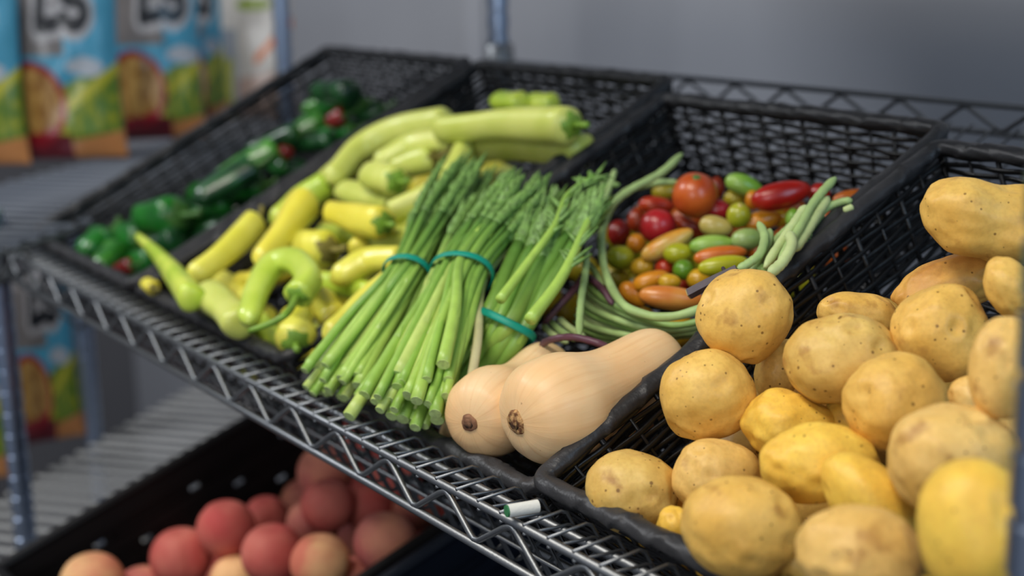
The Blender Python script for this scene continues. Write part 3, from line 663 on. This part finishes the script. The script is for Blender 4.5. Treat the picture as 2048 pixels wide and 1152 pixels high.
for p in GP:
    C2 = crom([(q[0], q[1], 0) for q in p[0]], 4); n = len(C2); items.append([(c[0], c[1], (p[1]+(p[2]-p[1])*i/(n-1))/2) for i, c in enumerate(C2)])
ws = relax(items, on, [p[3]-.026 for p in GP], it=60, wmin=-.06, wmax=.03, soft=.88, keep=.03)
for i, (p, w) in enumerate(zip(GP, ws)):
    pepper(p[0], p[1], p[2], w, MG[p[4]], M_jstem if i % 2 == 0 else None, p[5], G2, seed=i+3, name='green_pepper')
rp = random.Random(19); k = 0
for u in np.arange(-1.42, -1.16, .055):
    for v in np.arange(.045, .38, .075):
        b = MB(); ang = rp.uniform(-.5, 2); c = S(u+rp.uniform(-.01, .01), v, rp.uniform(-.064, -.054)); d = XA*math.cos(ang)+V*math.sin(ang); L = .033
        path = crom([c-d*L+N*.002, c, c+d*L], 6); b.tube(path, .014*np.sqrt(np.clip(1-(np.linspace(-1, 1, len(path)))**4, .02, 1)), 14, lobes=(3, .06, k), up=tuple(N)); k += 1
        tag(b.build('green_pepper', MG[(0, 1, 1)[k % 3]]), 'dark green pepper in the bottom layer of the far basket', 'pepper', 'bottom layer of dark green peppers')

# ------------------------------------------------------------------ tomatoes
TC = {'or': ((196, 92, 34), (176, 70, 26)), 'cr': ((168, 30, 36), (140, 22, 30)), 'dr': ((130, 22, 18), (100, 16, 14)), 'rb': ((170, 62, 26), (140, 46, 22)), 'red': ((176, 30, 18), (150, 22, 14)), 'ored': ((196, 70, 26), (170, 44, 22)), 'lg': ((150, 186, 84), (120, 170, 50)), 'ol': ((176, 156, 34), (150, 140, 30)), 'oy': ((216, 140, 28), (196, 118, 24)), 'yg': ((168, 168, 36), (146, 150, 30)), 'cream': ((196, 176, 96), (180, 160, 84)), 'ct': ((206, 176, 92), (210, 140, 36)), 'pg': ((152, 178, 104), (130, 160, 86)), 'og': ((204, 112, 36), (190, 92, 30)), 'ylg': ((180, 180, 32), (160, 164, 30)), 'gr': ((96, 140, 34), (74, 120, 28)), 'yl': ((206, 160, 32), (190, 146, 28)), 'po': ((210, 140, 64), (200, 116, 46))}
MT = {k: mat('tomato_'+k, a, .32, 0, .5, rgb2=b_, vscale=45, lo=.4, hi=.6, coat=.12, sss=.1) for k, (a, b_) in TC.items()}
TM = [
 (740, 250, 290, 290, 0, .024, 'or', 'large round orange-brown tomato with a green stem scar'),
 (480, 470, 236, 226, 0, .014, 'cr', 'round crimson tomato with a bright highlight'),
 (205, 520, 150, 176, 0, -.004, 'dr', 'dark red tomato at the left, against the bean loop'),
 (330, 430, 120, 160, 0, -.006, 'rb', 'brownish red tomato left of the crimson one'),
 (470, 322, 226, 116, -5, .000, 'ored', 'oval orange-red tomato behind the crimson one'),
 (905, 355, 176, 140, -15, .006, 'cr', 'crimson tomato right of the large orange-brown one'),
 (700, 475, 230, 100, -32, -.004, 'rb', 'long brownish red tomato right of the crimson one'),
 (1350, 250, 385, 176, 14, .018, 'red', 'big bright red plum tomato at the back right'),
 (1622, 240, 140, 140, 0, .004, 'red', 'round red tomato right of the big red plum one'),
 (1090, 180, 250, 134, -20, .008, 'lg', 'light green oval tomato at the back'),
 (1020, 275, 140, 120, 0, -.002, 'ol', 'olive yellow tomato under the light green oval one'),
 (1150, 285, 96, 130, 0, .000, 'oy', 'orange-yellow tomato left of the big red plum one'),
 (1052, 390, 156, 160, 0, .014, 'yg', 'olive green round tomato with a pale scar'),
 (890, 470, 216, 134, -12, .012, 'cream', 'pale cream plum tomato in the middle'),
 (545, 595, 370, 132, 28, .014, 'ct', 'long tomato fading from cream to orange'),
 (860, 600, 280, 124, 5, .008, 'lg', 'pale green plum tomato in the middle'),
 (1115, 560, 210, 140, 5, .002, 'pg', 'greyish green tomato beside the bean bundle'),
 (920, 672, 345, 116, 8, .012, 'og', 'long orange tomato under the pale green plum one'),
 (945, 745, 330, 124, 8, .018, 'ylg', 'long yellow-green tomato in front of the long orange one'),
 (620, 662, 186, 134, 5, .010, 'ylg', 'yellow-green tomato in front of the cream and orange one'),
 (660, 776, 136, 132, 0, .012, 'gr', 'small round green tomato'),
 (215, 692, 186, 156, -5, .006, 'yg', 'glossy yellow-green tomato beside the bean loop'),
 (330, 590, 124, 124, 0, .000, 'oy', 'round orange-yellow tomato under the crimson one'),
 (370, 756, 156, 124, 10, .004, 'yl', 'yellow tomato right of the glossy yellow-green one'),
 (525, 762, 118, 118, 30, .000, 'ored', 'small orange-red tomato left of the small green one'),
 (430, 850, 244, 116, 18, .010, 'oy', 'oval orange-yellow tomato near the front'),
 (562, 862, 146, 104, 0, .014, 'yl', 'small shiny yellow-orange tomato near the front'),
 (300, 952, 200, 126, -42, .004, 'oy', 'orange tomato lying along the front of the bean loop'),
 (580, 975, 430, 150, -6, .018, 'po', 'largest peach-orange plum tomato at the very front'),
 (770, 842, 160, 134, 0, .004, 'yl', 'yellow tomato in front of the purple stalk'),
 (1215, 430, 250, 124, 12, .002, 'oy', 'amber tomato left of the bean bundle'),
 (1340, 405, 150, 124, 0, -.004, 'yl', 'amber tomato half behind the bean bundle'),
 (1180, 640, 130, 150, 0, -.006, 'og', 'orange tomato deep beside the bean bundle'),
 (1850, 262, 250, 96, 10, .000, 'og', 'long orange tomato in the right back corner'),
 (1700, 425, 130, 116, 0, -.004, 'og', 'orange tomato behind the bean tips by the rim'),
 (540, 222, 190, 104, 5, -.006, 'ol', 'olive yellow tomato behind the oval orange-red one'),
 (895, 200, 100, 150, 0, .000, 'rb', 'dull red tomato partly behind the large orange-brown one'),
 (1450, 335, 140, 104, 0, .000, 'og', 'orange tomato below the big red plum one'),
 (655, 884, 100, 84, 0, -.006, 'ored', 'tiny orange-red tomato behind the largest peach-orange one'),
 (200, 845, 150, 124, 0, -.010, 'ol', 'shaded olive tomato low at the left'),
 (1430, 410, 90, 124, -10, .004, 'lg', 'green tomato tip between two amber ones'),
 (850, 985, 120, 100, 0, -.006, 'ored', 'orange-red tomato behind the purple stalk end'),
 (1560, 420, 150, 110, 0, -.010, 'og', 'orange tomato beneath the bean bundle'),
]
def tp(x, y): return 1180+x/3.531, 320+y/3.531
TI = []
for p in TM:
    x, y = tp(p[0], p[1]); a, h = p[2]/3.531/2*1.0, p[3]/3.531/2*1.0; ca, sa = math.cos(math.radians(p[4])), math.sin(math.radians(p[4]))
    m_ = min(a, h); e = max(0, a-h)*.9
    TI.append([(x, y, m_)]+([(x+ca*e, y-sa*e, m_*.8), (x-ca*e, y+sa*e, m_*.8)] if e > 4 else []))
TW0 = -.036
ws = relax(TI, on, [p[5]+TW0 for p in TM], it=80, wmin=-.068, wmax=.0, soft=.86, keep=.02)
for i, (p, w) in enumerate(zip(TM, ws)):
    x, y = tp(p[0], p[1]); P = on(x, y, w); a = PX(p[2]/3.531/2*1.12, P); h = PX(p[3]/3.531/2*1.12, P)
    vs, fs = blob(P, a, h, math.radians(p[4]), sub=4, lump=.03, lscale=1.0, seed=i+300, depth_r=min(a, h), taper=-.1 if a > h*1.4 else 0, sup=2.1 if a > h*1.4 else 2.0)
    b = MB(); b.add(vs, fs); t = b.build('tomato', MT[p[6]], loc=P); tag(t, p[7], 'tomato', 'small mixed tomatoes')
    if i in (0, 12):
        c = P+(-F_*.62+U_*.72+V*.0)*h*.97/np.linalg.norm(-F_*.62+U_*.72)*1.0; nn = (c-P)/np.linalg.norm(c-P)
        b = MB(); e1 = np.cross(nn, R_); e1 /= np.linalg.norm(e1); c = c+nn*.0006
        b.tube([c-nn*.002, c-nn*.0004, c+nn*.0003], [h*.26, h*.2, h*.05], 12, lobes=(5, .2, 0)); b.build('stem_scar', M_jstem if i == 0 else MT['cream'], t)
rp = random.Random(29); k = 0
for u in np.arange(-.755, -.545, .04):
    for v in np.arange(.20, .36, .042):
        P = S(u+rp.uniform(-.005, .005), v+rp.uniform(-.005, .005), -.066); vs, fs = blob(P, .016, .013, rp.uniform(-1, 1), sub=3, lump=.03, seed=600+k); k += 1
        b = MB(); b.add(vs, fs); tag(b.build('tomato', MT[('og', 'yl', 'ol', 'yg')[k % 4]]), 'small tomato in the bottom layer, covered by the ones above', 'tomato', 'bottom layer of tomatoes')

# ------------------------------------------------------------------ long beans
MBn = [mat('bean_green', (156, 182, 116), .5, var=.14, vscale=60, bump=.4, bscale=90, sss=.1), mat('bean_light', (184, 200, 138), .5, var=.12, vscale=60, bump=.4, bscale=90, sss=.1), mat('bean_mid', (128, 160, 88), .5, var=.16, vscale=60, bump=.4, bscale=90, sss=.1), mat('bean_purple', (88, 52, 66), .45, var=.2, vscale=80), mat('stalk_purple', (62, 50, 56), .5, var=.25, vscale=120, bump=.4, bscale=200)]
def bean(pts, d, w, m, label, group='long beans', name='long_bean', tip=True):
    P = crom([on(p[0], p[1], w if len(p) < 3 else p[2]) for p in pts], 9); n = len(P); z = dep(P[n//2])/FPX; r = d/2*z
    k = np.linspace(0, 1, n); rr = r*(1+.05*np.sin(k*60))
    if tip: rr = rr*np.clip(np.minimum(k, 1-k)*9+.35, 0, 1)
    b = MB(); b.tube(P, rr, 10, up=tuple(N)); tag(b.build(name, m), label, 'bean', group)
def c2(x, y, *w): return (1000+x/2.88, 300+y/2.88)+tuple(w)
def c3(x, y, *w): return tp(x, y)+tuple(w)
bean([c2(1060, 185, -.01), c2(900, 190, -.008), c2(740, 232, -.004), c2(640, 335, .0), c2(588, 480, .0), c2(604, 690, .0), c2(700, 880, .002), c2(850, 952, .004), c2(1000, 958, .006), c2(1150, 915, .006), c2(1250, 850, .002)], 17, 0, MBn[0], 'long pale green bean looping around the tomatoes')
bean([c2(1050, 20, .004), c2(930, 130, .002), c2(750, 230, .004), c2(650, 310, .006), c2(560, 420, .008)], 16, 0, MBn[0], 'bean end reaching up toward the back of the tomato basket')
bean([c2(690, 200, .008), c2(560, 205, .012), c2(500, 260, .01)], 12, 0, MBn[2], 'thin bean end among the asparagus tips')
bean([c2(662, 115, .008), c2(630, 215, .01), c2(560, 400, .008)], 12, 0, MBn[0], 'bean end with a reddish tip sticking up by the divider')
bean([c2(500, 560, .006), c2(492, 700, .008), c2(466, 880, .008), c2(455, 1080, .008)], 15, 0, MBn[0], 'straight bean hanging down in front of the bean bundle')
lab = ['topmost bean of the bundle arcing under the loop', 'second bean of the arcing bundle, counted from the loop', 'third bean of the arcing bundle', 'fourth bean of the arcing bundle', 'fifth bean of the arcing bundle', 'sixth bean of the arcing bundle', 'seventh bean of the arcing bundle', 'lowest bean of the arcing bundle, just above the squash', 'short bean under the arcing bundle next to the purple one']
for k in range(9):
    w = -.008-.0035*(k % 3)-.002*k
    bean([c2(478-8*k, 720+38*k, w), c2(540-4*k, 810+34*k, w), c2(690, 905+26*k, w), c2(860, 985+15*k, w+.002), c2(1020, 1010+8*k, w), c2(1170, 975+10*k, w), c2(1260, 900+14*k, w-.004)], 14, 0, MBn[(2, 0, 1, 0, 2, 1, 0, 2, 0)[k]], lab[k])
for k, l in enumerate(('leftmost short bean behind the squash tops', 'second short bean behind the squash tops', 'third short bean behind the squash tops', 'short bean with pale tip beside the leafy stalk')):
    bean([c2(250+45*k, 1010-20*k, -.012), c2(300+48*k, 1060-20*k, -.010), c2(390+50*k, 1110-15*k, -.012)] if k < 3 else [c2(500, 640, -.006), c2(560, 720, -.004), c2(590, 790, -.006)], 14, 0, MBn[(1, 0, 1, 0)[k]], l)
bean([c2(230, 1125, .002), c2(300, 1090, .010), c2(420, 1078, .012), c2(560, 1112, .008), c2(640, 1150, .0)], 15, 0, MBn[3], 'purple bean arched over the back of the squashes')
bean([c2(250, 1000, -.006), c2(330, 910, .0), c2(430, 800, .002), c2(500, 690, .0)], 15, 0, MBn[3], 'dark purple bean along the right side of the asparagus')
bean([c2(500, 720, -.004), c2(590, 800, -.002), c2(650, 890, -.006)], 14, 0, MBn[3], 'short purple bean beside the bean loop')
RB = [([(1735, 125), (1640, 225), (1560, 330), (1480, 480), (1330, 720)], 15, 0, .022, 'tallest bean tip of the right bundle'),
 ([(1682, 262), (1600, 390), (1520, 520), (1440, 640)], 18, 1, .016, 'thick bean with a blunt end, right of the tallest tip'),
 ([(1525, 325), (1450, 440), (1380, 540), (1235, 760)], 17, 1, .022, 'cream coloured bean in the middle of the right bundle'),
 ([(1852, 285), (1760, 300), (1660, 350), (1560, 480)], 13, 0, .012, 'bean end bent toward the basket rim'),
 ([(1190, 440), (1232, 540), (1200, 660), (1120, 730), (1040, 775)], 15, 0, .026, 'bent bean at the left of the right bundle'),
 ([(1270, 490), (1258, 600), (1200, 700), (1140, 790)], 14, 0, .018, 'bean beside the bent one in the right bundle'),
 ([(1405, 515), (1425, 600), (1360, 720), (1260, 810)], 19, 1, .026, 'fat pale bean at the front of the right bundle'),
 ([(1450, 440), (1340, 540), (1230, 640), (1100, 770)], 14, 0, .014, 'slim bean crossing under the cream one'),
 ([(1650, 400), (1560, 530), (1480, 640)], 14, 2, .008, 'mid green bean deep in the right bundle'),
 ([(1860, 330), (1790, 360)], 12, 1, .012, 'tiny bean end at the rim right of the bundle'),
 ([(1250, 760), (1200, 800)], 20, 2, .016, 'short dark green bean end touching the perched potato')]
for pts, d, m, w, l in RB: bean([c3(x, y, w-.006) for x, y in pts], d*1.2, 0, MBn[m], l)
pr_ = [on(1378, 588, .030), on(1420, 566, .033), on(1475, 540, .036)]
b = MB(); b.tube(crom(pr_, 6), PX(11, pr_[0]), 4, lobes=(4, .05, 0)); t = b.build('purple_stalk', MBn[4], smooth=False); tag(t, 'dark purple cut stalk sticking out behind the perched potato', 'stalk')
b = MB(); d = (pr_[0]-pr_[1]); d /= np.linalg.norm(d); b.tube([pr_[0]+d*.0002, pr_[0]+d*.0008], PX(11, pr_[0]), 4); b.build('cut_end', mat('stalk_end', (150, 132, 84), .7), t, smooth=False)
b = MB(); b.tube(crom([on(1446, 536, .036), on(1452, 546, .036), on(1464, 552, .034)], 5), PX(4, pr_[0]), 6); b.build('twig', MBn[4], t)

# ------------------------------------------------------------------ small white tag on the shelf ledge
ta = np.array([-.4535, .0125, .0098]); tb = ta+np.array([.010, .0185, .0]);
d_ = ray(1016, 1022); ta = CAM+d_*((.0095-CAM[2])/d_[2]); d_ = ray(1076, 1012); tb = CAM+d_*((.0095-CAM[2])/d_[2])
b = MB(); b.tube([ta, tb], .0037, 18); t = b.build('paper_tag_roll', M_white, smooth='auto'); tag(t, 'small white rolled tag lying on the front wires of the shelf', 'tag')
d = (ta-tb)/np.linalg.norm(ta-tb); b = MB(); b.tube([ta, ta+d*.0012], .0034, 18); b.build('green_end', M_tgreen, t, smooth='auto', label='green end')

# ------------------------------------------------------------------ peaches in the lower crate
def onl(x, y, w): return onp(x, y, LP+LN*w, LN)
MP = [mat('peach_red', (200, 112, 98), .7, 0, .25, rgb2=(184, 76, 72), vscale=22, sss=.1), mat('peach_yellow', (238, 186, 132), .7, 0, .25, rgb2=(210, 118, 94), vscale=14, lo=.42, hi=.6, sss=.1), mat('peach_dusk', (190, 104, 98), .7, 0, .25, rgb2=(216, 142, 112), vscale=20, sss=.1)]
PE = [(185, 1168, 130, .0, 1, 'yellow-orange peach nearest the left corner of the crate'), (285, 1185, 110, -.02, 2, 'peach right of the yellow corner one, mostly below the photo'),
 (362, 1115, 124, -.01, 0, 'dusky red peach in the left part of the crate'), (452, 1057, 118, .0, 0, 'red peach topmost in the left half'), (532, 1036, 92, -.03, 0, 'small dark red peach behind the left topmost one'),
 (545, 1108, 126, .0, 0, 'red peach with a yellow shoulder in the crate centre'), (470, 1160, 100, -.03, 1, 'orange-red peach low under the two centre ones'),
 (625, 1050, 108, -.015, 2, 'orange-tinted peach behind the crate centre'), (640, 1125, 120, .0, 1, 'yellow-sided peach right of the crate centre'), (650, 945, 112, .0, 2, 'pinkish peach high up, seen under the shelf truss'),
 (655, 1010, 108, -.01, 0, 'dark red peach below the high pinkish one'), (735, 1010, 106, .0, 0, 'red peach just left of the truss'), (770, 1085, 126, .0, 2, 'reddish peach near the right crate edge'),
 (790, 945, 110, .0, 0, 'peach seen through the shelf truss'), (830, 1015, 96, -.02, 2, 'peach behind the truss near the right edge'), (710, 1165, 110, -.01, 2, 'peach at the bottom edge right of centre'), (730, 880, 104, .0, 0, 'peach seen through the wires under the squash'), (570, 1170, 100, -.03, 0, 'deep red peach at the bottom edge of the photo')]
ws = relax([[(p[0], p[1], p[2]/2)] for p in PE], onl, [p[3]-.01 for p in PE], wmin=-.09, wmax=.04)
for i, (p, w) in enumerate(zip(PE, ws)):
    P = onl(p[0], p[1], w); r = PX(p[2]/2, P)
    v, f = ICO[4]; v = v.copy(); rs = random.Random(i); th = np.arctan2(v[:, 1], v[:, 0]); a0 = rs.uniform(-3, 0)
    q = np.abs((th-a0+math.pi) % (2*math.pi)-math.pi); k = 1-.05*np.exp(-(q/.16)**2)*(1-v[:, 2]**2)-.12*np.exp(-((1-v[:, 2])/.07))
    b = MB(); b.add(P+v*k[:, None]*r, f); tag(b.build('peach', MP[p[4]]), p[5], 'peach', 'peaches in the lower crate')
rp = random.Random(3); k = 0
XRc = float(np.mean([onl(744, 1152, 0)[0], onl(865, 1061, 0)[0]]))
def L_(x, v, w): return np.array([x, LP[1], LP[2]])+LV*v+LN*w
# crate
def crate(x0, x1, v0, v1, H, m, label):
    t = thing('plastic_crate', L_((x0+x1)/2, (v0+v1)/2, -H), label, 'crate')
    th = .004
    def wall(a, b_, name):
        mb = MB(); a = np.array(a); b_ = np.array(b_); L = np.linalg.norm(b_-a); d = (b_-a)/L; nrm = np.cross(d, LN)
        mid = (a+b_)/2
        mb.box(mid-LN*.012, (d, nrm, LN), (L/2, th, .012)); mb.box(mid-LN*(H-.012), (d, nrm, LN), (L/2, th, .012))
        n = max(3, int(L/.022)); rows = 5; hh = (H-.024)/rows
        rq = random.Random(n)
        for r in range(rows):
            z = .024+hh*r
            mb.box(mid-LN*z, (d, nrm, LN), (L/2, th*.6, hh*.36))
            for k_ in range(n):
                if (k_+2*r) % 5: mb.box(a+d*L*(k_+.5)/n-LN*(z+hh/2), (d, nrm, LN), (L/n*.5, th*.6, hh*.2))
                else: mb.box(a+d*L*(k_+.2)/n-LN*(z+hh/2), (d, nrm, LN), (L/n*.28, th*.6, hh*.2))
        mb.build(name, m, t, smooth=False)
    c = [L_(x0, v0, 0), L_(x1, v0, 0), L_(x1, v1, 0), L_(x0, v1, 0)]
    for i in range(4): wall(c[i], c[(i+1) % 4], 'side_wall')
    mb = MB(); mb.tube([*c], .0065, 8, ell=(1, 1.2), up=tuple(LN), closed=True); mb.build('lip', m, t, smooth=False)
    mb = MB(); mb.box(L_((x0+x1)/2, (v0+v1)/2, -H), (XA, LV, LN), ((x1-x0)/2, (v1-v0)/2, .003)); mb.build('bottom', m, t, smooth=False)
crate(-1.25, XRc, -.06, .40, .14, M_crate, 'black plastic crate of peaches on the lower shelf')
crate(XRc+.02, XRc+.40, -.06, .40, .14, M_blue, 'dark blue plastic crate right of the peach crate on the lower shelf')
for x in np.arange(-1.21, XRc-.03, .062):
    for v in np.arange(0, .36, .062):
        P = L_(x, v, -.105); vs, fs = blob(P, .030, .029, 0, sub=3, lump=.02, seed=k); k += 1
        b = MB(); b.add(vs, fs); tag(b.build('peach', MP[k % 3]), 'peach in the bottom layer of the crate, covered by others', 'peach', 'bottom layer of peaches')

# ------------------------------------------------------------------ snack bags (printed film bags)
def hexl(c): return np.array(lin(c)[:3])
def strokes():
    s = []
    def arc(cx, cy, rx, ry, a0, a1, n=14): return [(cx+rx*math.cos(math.radians(a)), cy+ry*math.sin(math.radians(a))) for a in np.linspace(a0, a1, n)]
    s.append(arc(.30, .56, .17, .13, 20, 270)+arc(.30, .30, .19, .13, 90, -160))      # S
    s.append([(-.16, .84), (-.32, .16), (.02, .20)])                                  # L
    return s
SEG = []
for pl in strokes():
    for a, b_ in zip(pl[:-1], pl[1:]): SEG.append((np.array(a), np.array(b_)))
def print_colour(P):
    """P (n,2): x -1..1, y 0..1 up the bag"""
    x, y = P[:, 0], P[:, 1]; n = len(P)
    nzv = np.array([mnoise.noise(Vector((a*3, b_*6, 1.7))) for a, b_ in P.tolist()]); nz2 = np.array([mnoise.noise(Vector((a*9, b_*16, 4.7))) for a, b_ in P.tolist()])
    c = np.tile(hexl((72, 156, 190)), (n, 1))
    cl = ((x-.45)/.30)**2+((y-.50)/.05)**2+nzv*.8 < 1; c[cl] = hexl((178, 186, 196))
    gr = (x < .1) & (y > .56) | (y > .93); c[gr] = hexl((116, 112, 112))
    g = y < .40+.10*x+.03*nzv; c[g] = np.where(nz2[g, None] > .05, hexl((150, 158, 36)), hexl((96, 128, 40)))
    lf = (np.abs(y-(.27+.22*x)) < .03) & (x > .1); c[lf] = hexl((184, 182, 48))
    og = y < .10+.05*np.abs(x); c[og] = hexl((206, 140, 84)); mr = (y < .14) & (x < .12); c[mr] = hexl((112, 26, 40))
    d = np.sqrt(((x+.58)/.66)**2+((y-.30)/.235)**2)
    c[(d < 1)] = hexl((150, 26, 40)); inn = (d < .84) & (y > .20+.10*x+.02*nzv)
    c[inn] = np.where(nz2[inn, None] > .0, hexl((190, 148, 82)), hexl((156, 112, 54)))
    # lettering
    q = np.stack([x, (y-.64)*2.05], 1); dm = np.full(n, 9.)
    for a, b_ in SEG:
        ab = b_-a; t = np.clip(((q-a)@ab)/(ab@ab+1e-9), 0, 1); dm = np.minimum(dm, np.linalg.norm(q-a-t[:, None]*ab, axis=1))
    c[dm < .17] = hexl((176, 176, 180)); c[dm < .085] = hexl((24, 26, 32))
    return c
M_bag = mat('printed_film', (200, 200, 200), .3, 0, .5, attr='Print', bump=.0, coat=.4)
def white_print(P):
    x, y = P[:, 0], P[:, 1]; n = len(P); c = np.tile(hexl((190, 186, 180)), (n, 1))
    c[((x-.1)/.45)**2+((y-.78)/.045)**2 < 1] = hexl((128, 146, 60)); a = (x-.55)+(y-.55)*-2.0
    c[(np.abs(y-.5-.28*(x-.45)) < .035) & (x > .1)] = hexl((204, 110, 40)); c[y < .30+.04*x] = hexl((176, 150, 138))
    c[(x < -.35) & (y < .62)] = hexl((132, 138, 146)); c[(x < -.5) & (y < .42)] = hexl((150, 150, 60)); return c
def bag(x, y, z, wpx, hgt, label, turn=0.0, pf=print_colour, lean=.06, squash_=.30, seed=0):
    d = ray(x, y); c = CAM+d*((z-CAM[2])/d[2]); W = PX(wpx/2, c); D = W*squash_
    ca, sa = math.cos(turn), math.sin(turn); fwd = -np.array([F_[0], F_[1], 0]); fwd /= np.linalg.norm(fwd); rt = np.cross(UZ, fwd)
    fwd, rt = fwd*ca+rt*sa, rt*ca-fwd*sa
    nx, ny = 90, 110; gx = np.linspace(-1, 1, nx); gy = np.linspace(0, 1, ny); X, Y = np.meshgrid(gx, gy); X = X.ravel(); Y = Y.ravel()
    base = np.clip(1-X**2, 0, 1)**.6; prof = np.clip(np.minimum(Y/.14, (1-Y)/.10), 0, 1)**.6
    wr = np.array([mnoise.noise(Vector((a*2.5+seed, b_*5, seed*3.1))) for a, b_ in zip(X, Y)])
    T = D*base*prof*(1+.16*wr)+.0004; wv = W*(1-.07*np.sin(math.pi*Y)*base**0-.0*Y)
    org = c-fwd*D
    front = org+np.outer(X*wv, rt)+np.outer(Y*hgt, UZ)+np.outer(T, fwd)-np.outer(Y*hgt*lean, fwd)
    back = org+np.outer(X*wv, rt)+np.outer(Y*hgt, UZ)-np.outer(T*.8, fwd)-np.outer(Y*hgt*lean, fwd)
    F = []; n = nx*ny
    for j in range(ny-1):
        for i in range(nx-1):
            a = j*nx+i; F.append((a, a+1, a+nx+1, a+nx)); F.append((n+a, n+a+nx, n+a+nx+1, n+a+1))
    for j in range(ny-1): F.append((j*nx, (j+1)*nx, n+(j+1)*nx, n+j*nx)); F.append((j*nx+nx-1, n+j*nx+nx-1, n+(j+1)*nx+nx-1, (j+1)*nx+nx-1))
    for i in range(nx-1): F.append((i, n+i, n+i+1, i+1)); k_ = (ny-1)*nx+i; F.append((k_, k_+1, n+k_+1, n+k_))
    b = MB(); b.add(np.vstack([front, back]), F); o = b.build('snack_bag', M_bag, loc=c); tag(o, label, 'bag of chips', 'snack bags on the neighbouring shelves')
    col = pf(np.stack([X, Y], 1)); col = np.vstack([col, col]); ca_ = o.data.color_attributes.new('Print', 'FLOAT_COLOR', 'POINT')
    ca_.data.foreach_set('color', np.hstack([col, np.ones((2*n, 1))]).astype(np.float32).ravel()); return o
bag(134, 322, .022, 232, .27, 'snack bag with a cloud print, second from left on the upper shelf', .1, seed=1)
bag(312, 282, .022, 205, .27, 'snack bag with a highlight on its bowl print, right of the cloud one', .2, lambda P: print_colour(P-np.array([.22, 0])), seed=2)
bag(-55, 335, .022, 215, .27, 'snack bag at the left edge of the photo on the upper shelf', .0, seed=3)
bag(418, 250, .022, 100, .27, 'greenish snack bag, blurred, behind the one with the highlight', .5, seed=4)
bag(508, 240, .022, 170, .26, 'white snack bag with an orange leaf next to the blue-lit post', -.1, white_print, seed=5)
bag(110, 885, -.398, 130, .26, 'snack bag standing on the lower shelf behind the left post', .5, seed=6)
bag(-40, 965, -.398, 150, .26, 'snack bag on the lower shelf at the left edge of the photo', .2, seed=7)

# things the photo shows nothing of are left out
for n_ in ['banana_pepper.032', 'banana_pepper.038', 'banana_pepper.042', 'banana_pepper.046', 'banana_pepper.049', 'banana_pepper.050', 'banana_pepper.051', 'banana_pepper.052', 'banana_pepper.053', 'banana_pepper.054', 'green_pepper.023', 'green_pepper.028', 'green_pepper.029', 'green_pepper.030', 'green_pepper.032', 'green_pepper.038', 'green_pepper.040', 'green_pepper.041', 'green_pepper.042', 'green_pepper.043', 'green_pepper.044', 'green_pepper.045', 'green_pepper.046', 'green_pepper.047', 'peach.018', 'peach.019', 'peach.021', 'peach.024', 'peach.025', 'peach.027', 'peach.028', 'peach.030', 'peach.031', 'peach.032', 'peach.033', 'peach.035', 'peach.036', 'peach.037', 'peach.038', 'peach.039', 'peach.040', 'peach.042', 'peach.043', 'peach.044', 'peach.045', 'peach.046', 'peach.047', 'peach.048', 'peach.049', 'peach.050', 'peach.051', 'peach.052', 'peach.053', 'potato.031', 'potato.034', 'potato.036', 'potato.037', 'potato.038', 'potato.039', 'potato.040', 'potato.041', 'potato.042', 'tomato.051', 'tomato.060', 'tomato.061', 'tomato.063', 'tomato.064', 'tomato.041', 'tomato.042', 'peach.017']:
    o_ = bpy.data.objects.get(n_)
    if o_ is not None: bpy.data.objects.remove(o_, do_unlink=True)
